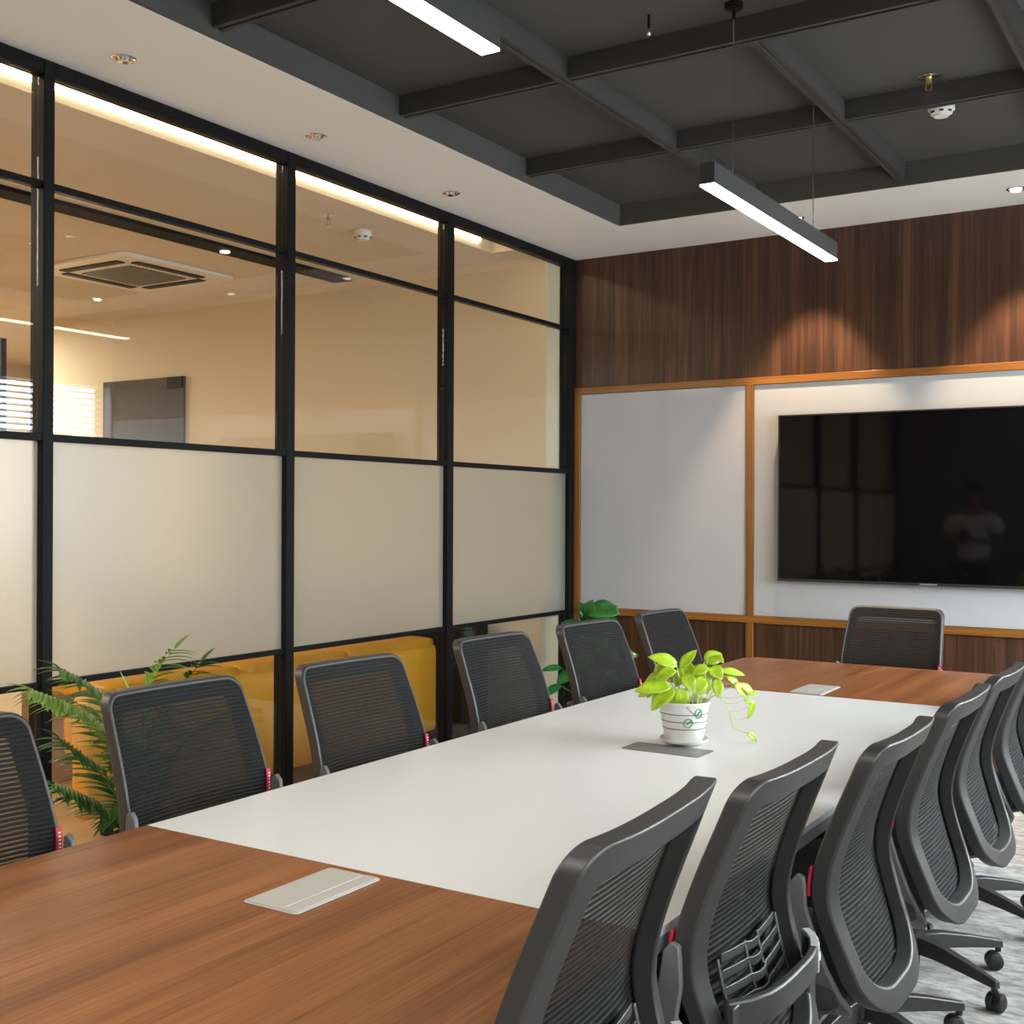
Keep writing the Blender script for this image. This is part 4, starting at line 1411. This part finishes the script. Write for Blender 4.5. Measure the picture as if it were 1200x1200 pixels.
t = thing('person', 'person in a white t-shirt holding something at the chest, reflected in the television', 'person', (-2.46, -0.10, 0), radians(8))
body_v = [(0, 0, 0.95), (0, 0.0, 1.12), (0, 0.0, 1.30), (0, -0.01, 1.42), (0, 0.0, 1.50), (0, 0.01, 1.56), (0, 0.015, 1.64), (0, 0.015, 1.72),
          (-0.10, 0, 0.90), (-0.11, 0.01, 0.50), (-0.12, -0.02, 0.10), (-0.13, 0.10, 0.035), (0.10, 0, 0.90), (0.11, 0.01, 0.50), (0.12, -0.02, 0.10), (0.13, 0.10, 0.035),
          (-0.19, -0.01, 1.40), (-0.27, -0.03, 1.15), (-0.10, 0.20, 1.17), (-0.04, 0.235, 1.20), (0.19, -0.01, 1.40), (0.27, -0.03, 1.15), (0.10, 0.20, 1.17), (0.04, 0.235, 1.20)]
body_e = [(0, 1), (1, 2), (2, 3), (3, 4), (4, 5), (5, 6), (6, 7), (0, 8), (8, 9), (9, 10), (10, 11), (0, 12), (12, 13), (13, 14), (14, 15),
          (3, 16), (16, 17), (17, 18), (18, 19), (3, 20), (20, 21), (21, 22), (22, 23)]
body_r = [(0.15, 0.11), (0.135, 0.10), (0.15, 0.11), (0.13, 0.09), 0.05, (0.062, 0.07), (0.075, 0.09), (0.06, 0.07), 0.09, 0.058, 0.038, (0.04, 0.03), 0.09, 0.058, 0.038, (0.04, 0.03),
          0.058, 0.04, 0.026, (0.034, 0.018), 0.058, 0.04, 0.026, (0.034, 0.018)]
skin_mesh('body', body_v, body_e, body_r, M['skin'], t)
sh_v = [(0, 0, 0.90), (0, 0, 1.12), (0, 0, 1.30), (0, -0.01, 1.42), (-0.19, -0.01, 1.40), (-0.25, -0.025, 1.22), (0.19, -0.01, 1.40), (0.25, -0.025, 1.22)]
skin_mesh('t_shirt', sh_v, [(0, 1), (1, 2), (2, 3), (3, 4), (4, 5), (3, 6), (6, 7)], [(0.19, 0.15), (0.18, 0.14), (0.20, 0.15), (0.17, 0.125), 0.098, 0.078, 0.098, 0.078], M['shirt'], t)
tr_v = [(0, 0, 0.93), (-0.10, 0, 0.86), (-0.11, 0.01, 0.50), (-0.12, -0.02, 0.12), (0.10, 0, 0.86), (0.11, 0.01, 0.50), (0.12, -0.02, 0.12)]
skin_mesh('trousers', tr_v, [(0, 1), (1, 2), (2, 3), (0, 4), (4, 5), (5, 6)], [(0.162, 0.122), 0.10, 0.072, 0.06, 0.10, 0.072, 0.06], M['trouser'], t)
bm = BM()
bmesh.ops.create_uvsphere(bm, u_segments=24, v_segments=14, radius=0.1)
for v in bm.verts:
    v.co = Vector((v.co.x * 0.88, v.co.y * 1.02 - 0.012, v.co.z * 1.0 + 1.715))
dl = [v for v in bm.verts if v.co.z < 1.665 or (v.co.y > 0.055 and v.co.z < 1.74)]
bmesh.ops.delete(bm, geom=dl, context='VERTS')
solid(obj('hair', bm, M['hair'], t, smooth=True, angle=180), 0.006)
for s in (-1, 1):
    for k_ in range(5):
        bx_, by_, bz_ = s * 0.04, 0.24, 1.20
        if k_ < 4:
            pts = [(bx_, by_, bz_ + 0.012 - 0.012 * k_), (bx_ - s * 0.03, by_ + 0.035, bz_ + 0.018 - 0.014 * k_), (bx_ - s * 0.055, by_ + 0.03, bz_ + 0.022 - 0.014 * k_), (bx_ - s * 0.06, by_ + 0.008, bz_ + 0.022 - 0.014 * k_)]
        else:
            pts = [(bx_ + s * 0.015, by_, bz_ + 0.02), (bx_ + s * 0.005, by_ + 0.02, bz_ + 0.045), (bx_ - s * 0.015, by_ + 0.03, bz_ + 0.055)]
        bm = BM(); tube(bm, pts, [0.010, 0.009, 0.008, 0.007][:len(pts)], 8)
        obj('finger', bm, M['skin'], t, smooth=True)
ph = thing('mobile_phone', 'dark phone held in the hands of the person reflected in the television', 'phone', (-2.46 - 0.245 * sin(radians(8)), -0.10 + 0.285, 1.215), radians(8))
bm = BM(); prism(bm, rrect(-0.036, 0.036, -0.072, 0.072, 0.01), 0, 0.008, lambda x, y, z: (x, z, y)); obj('case', bm, M['steel_black'], ph)
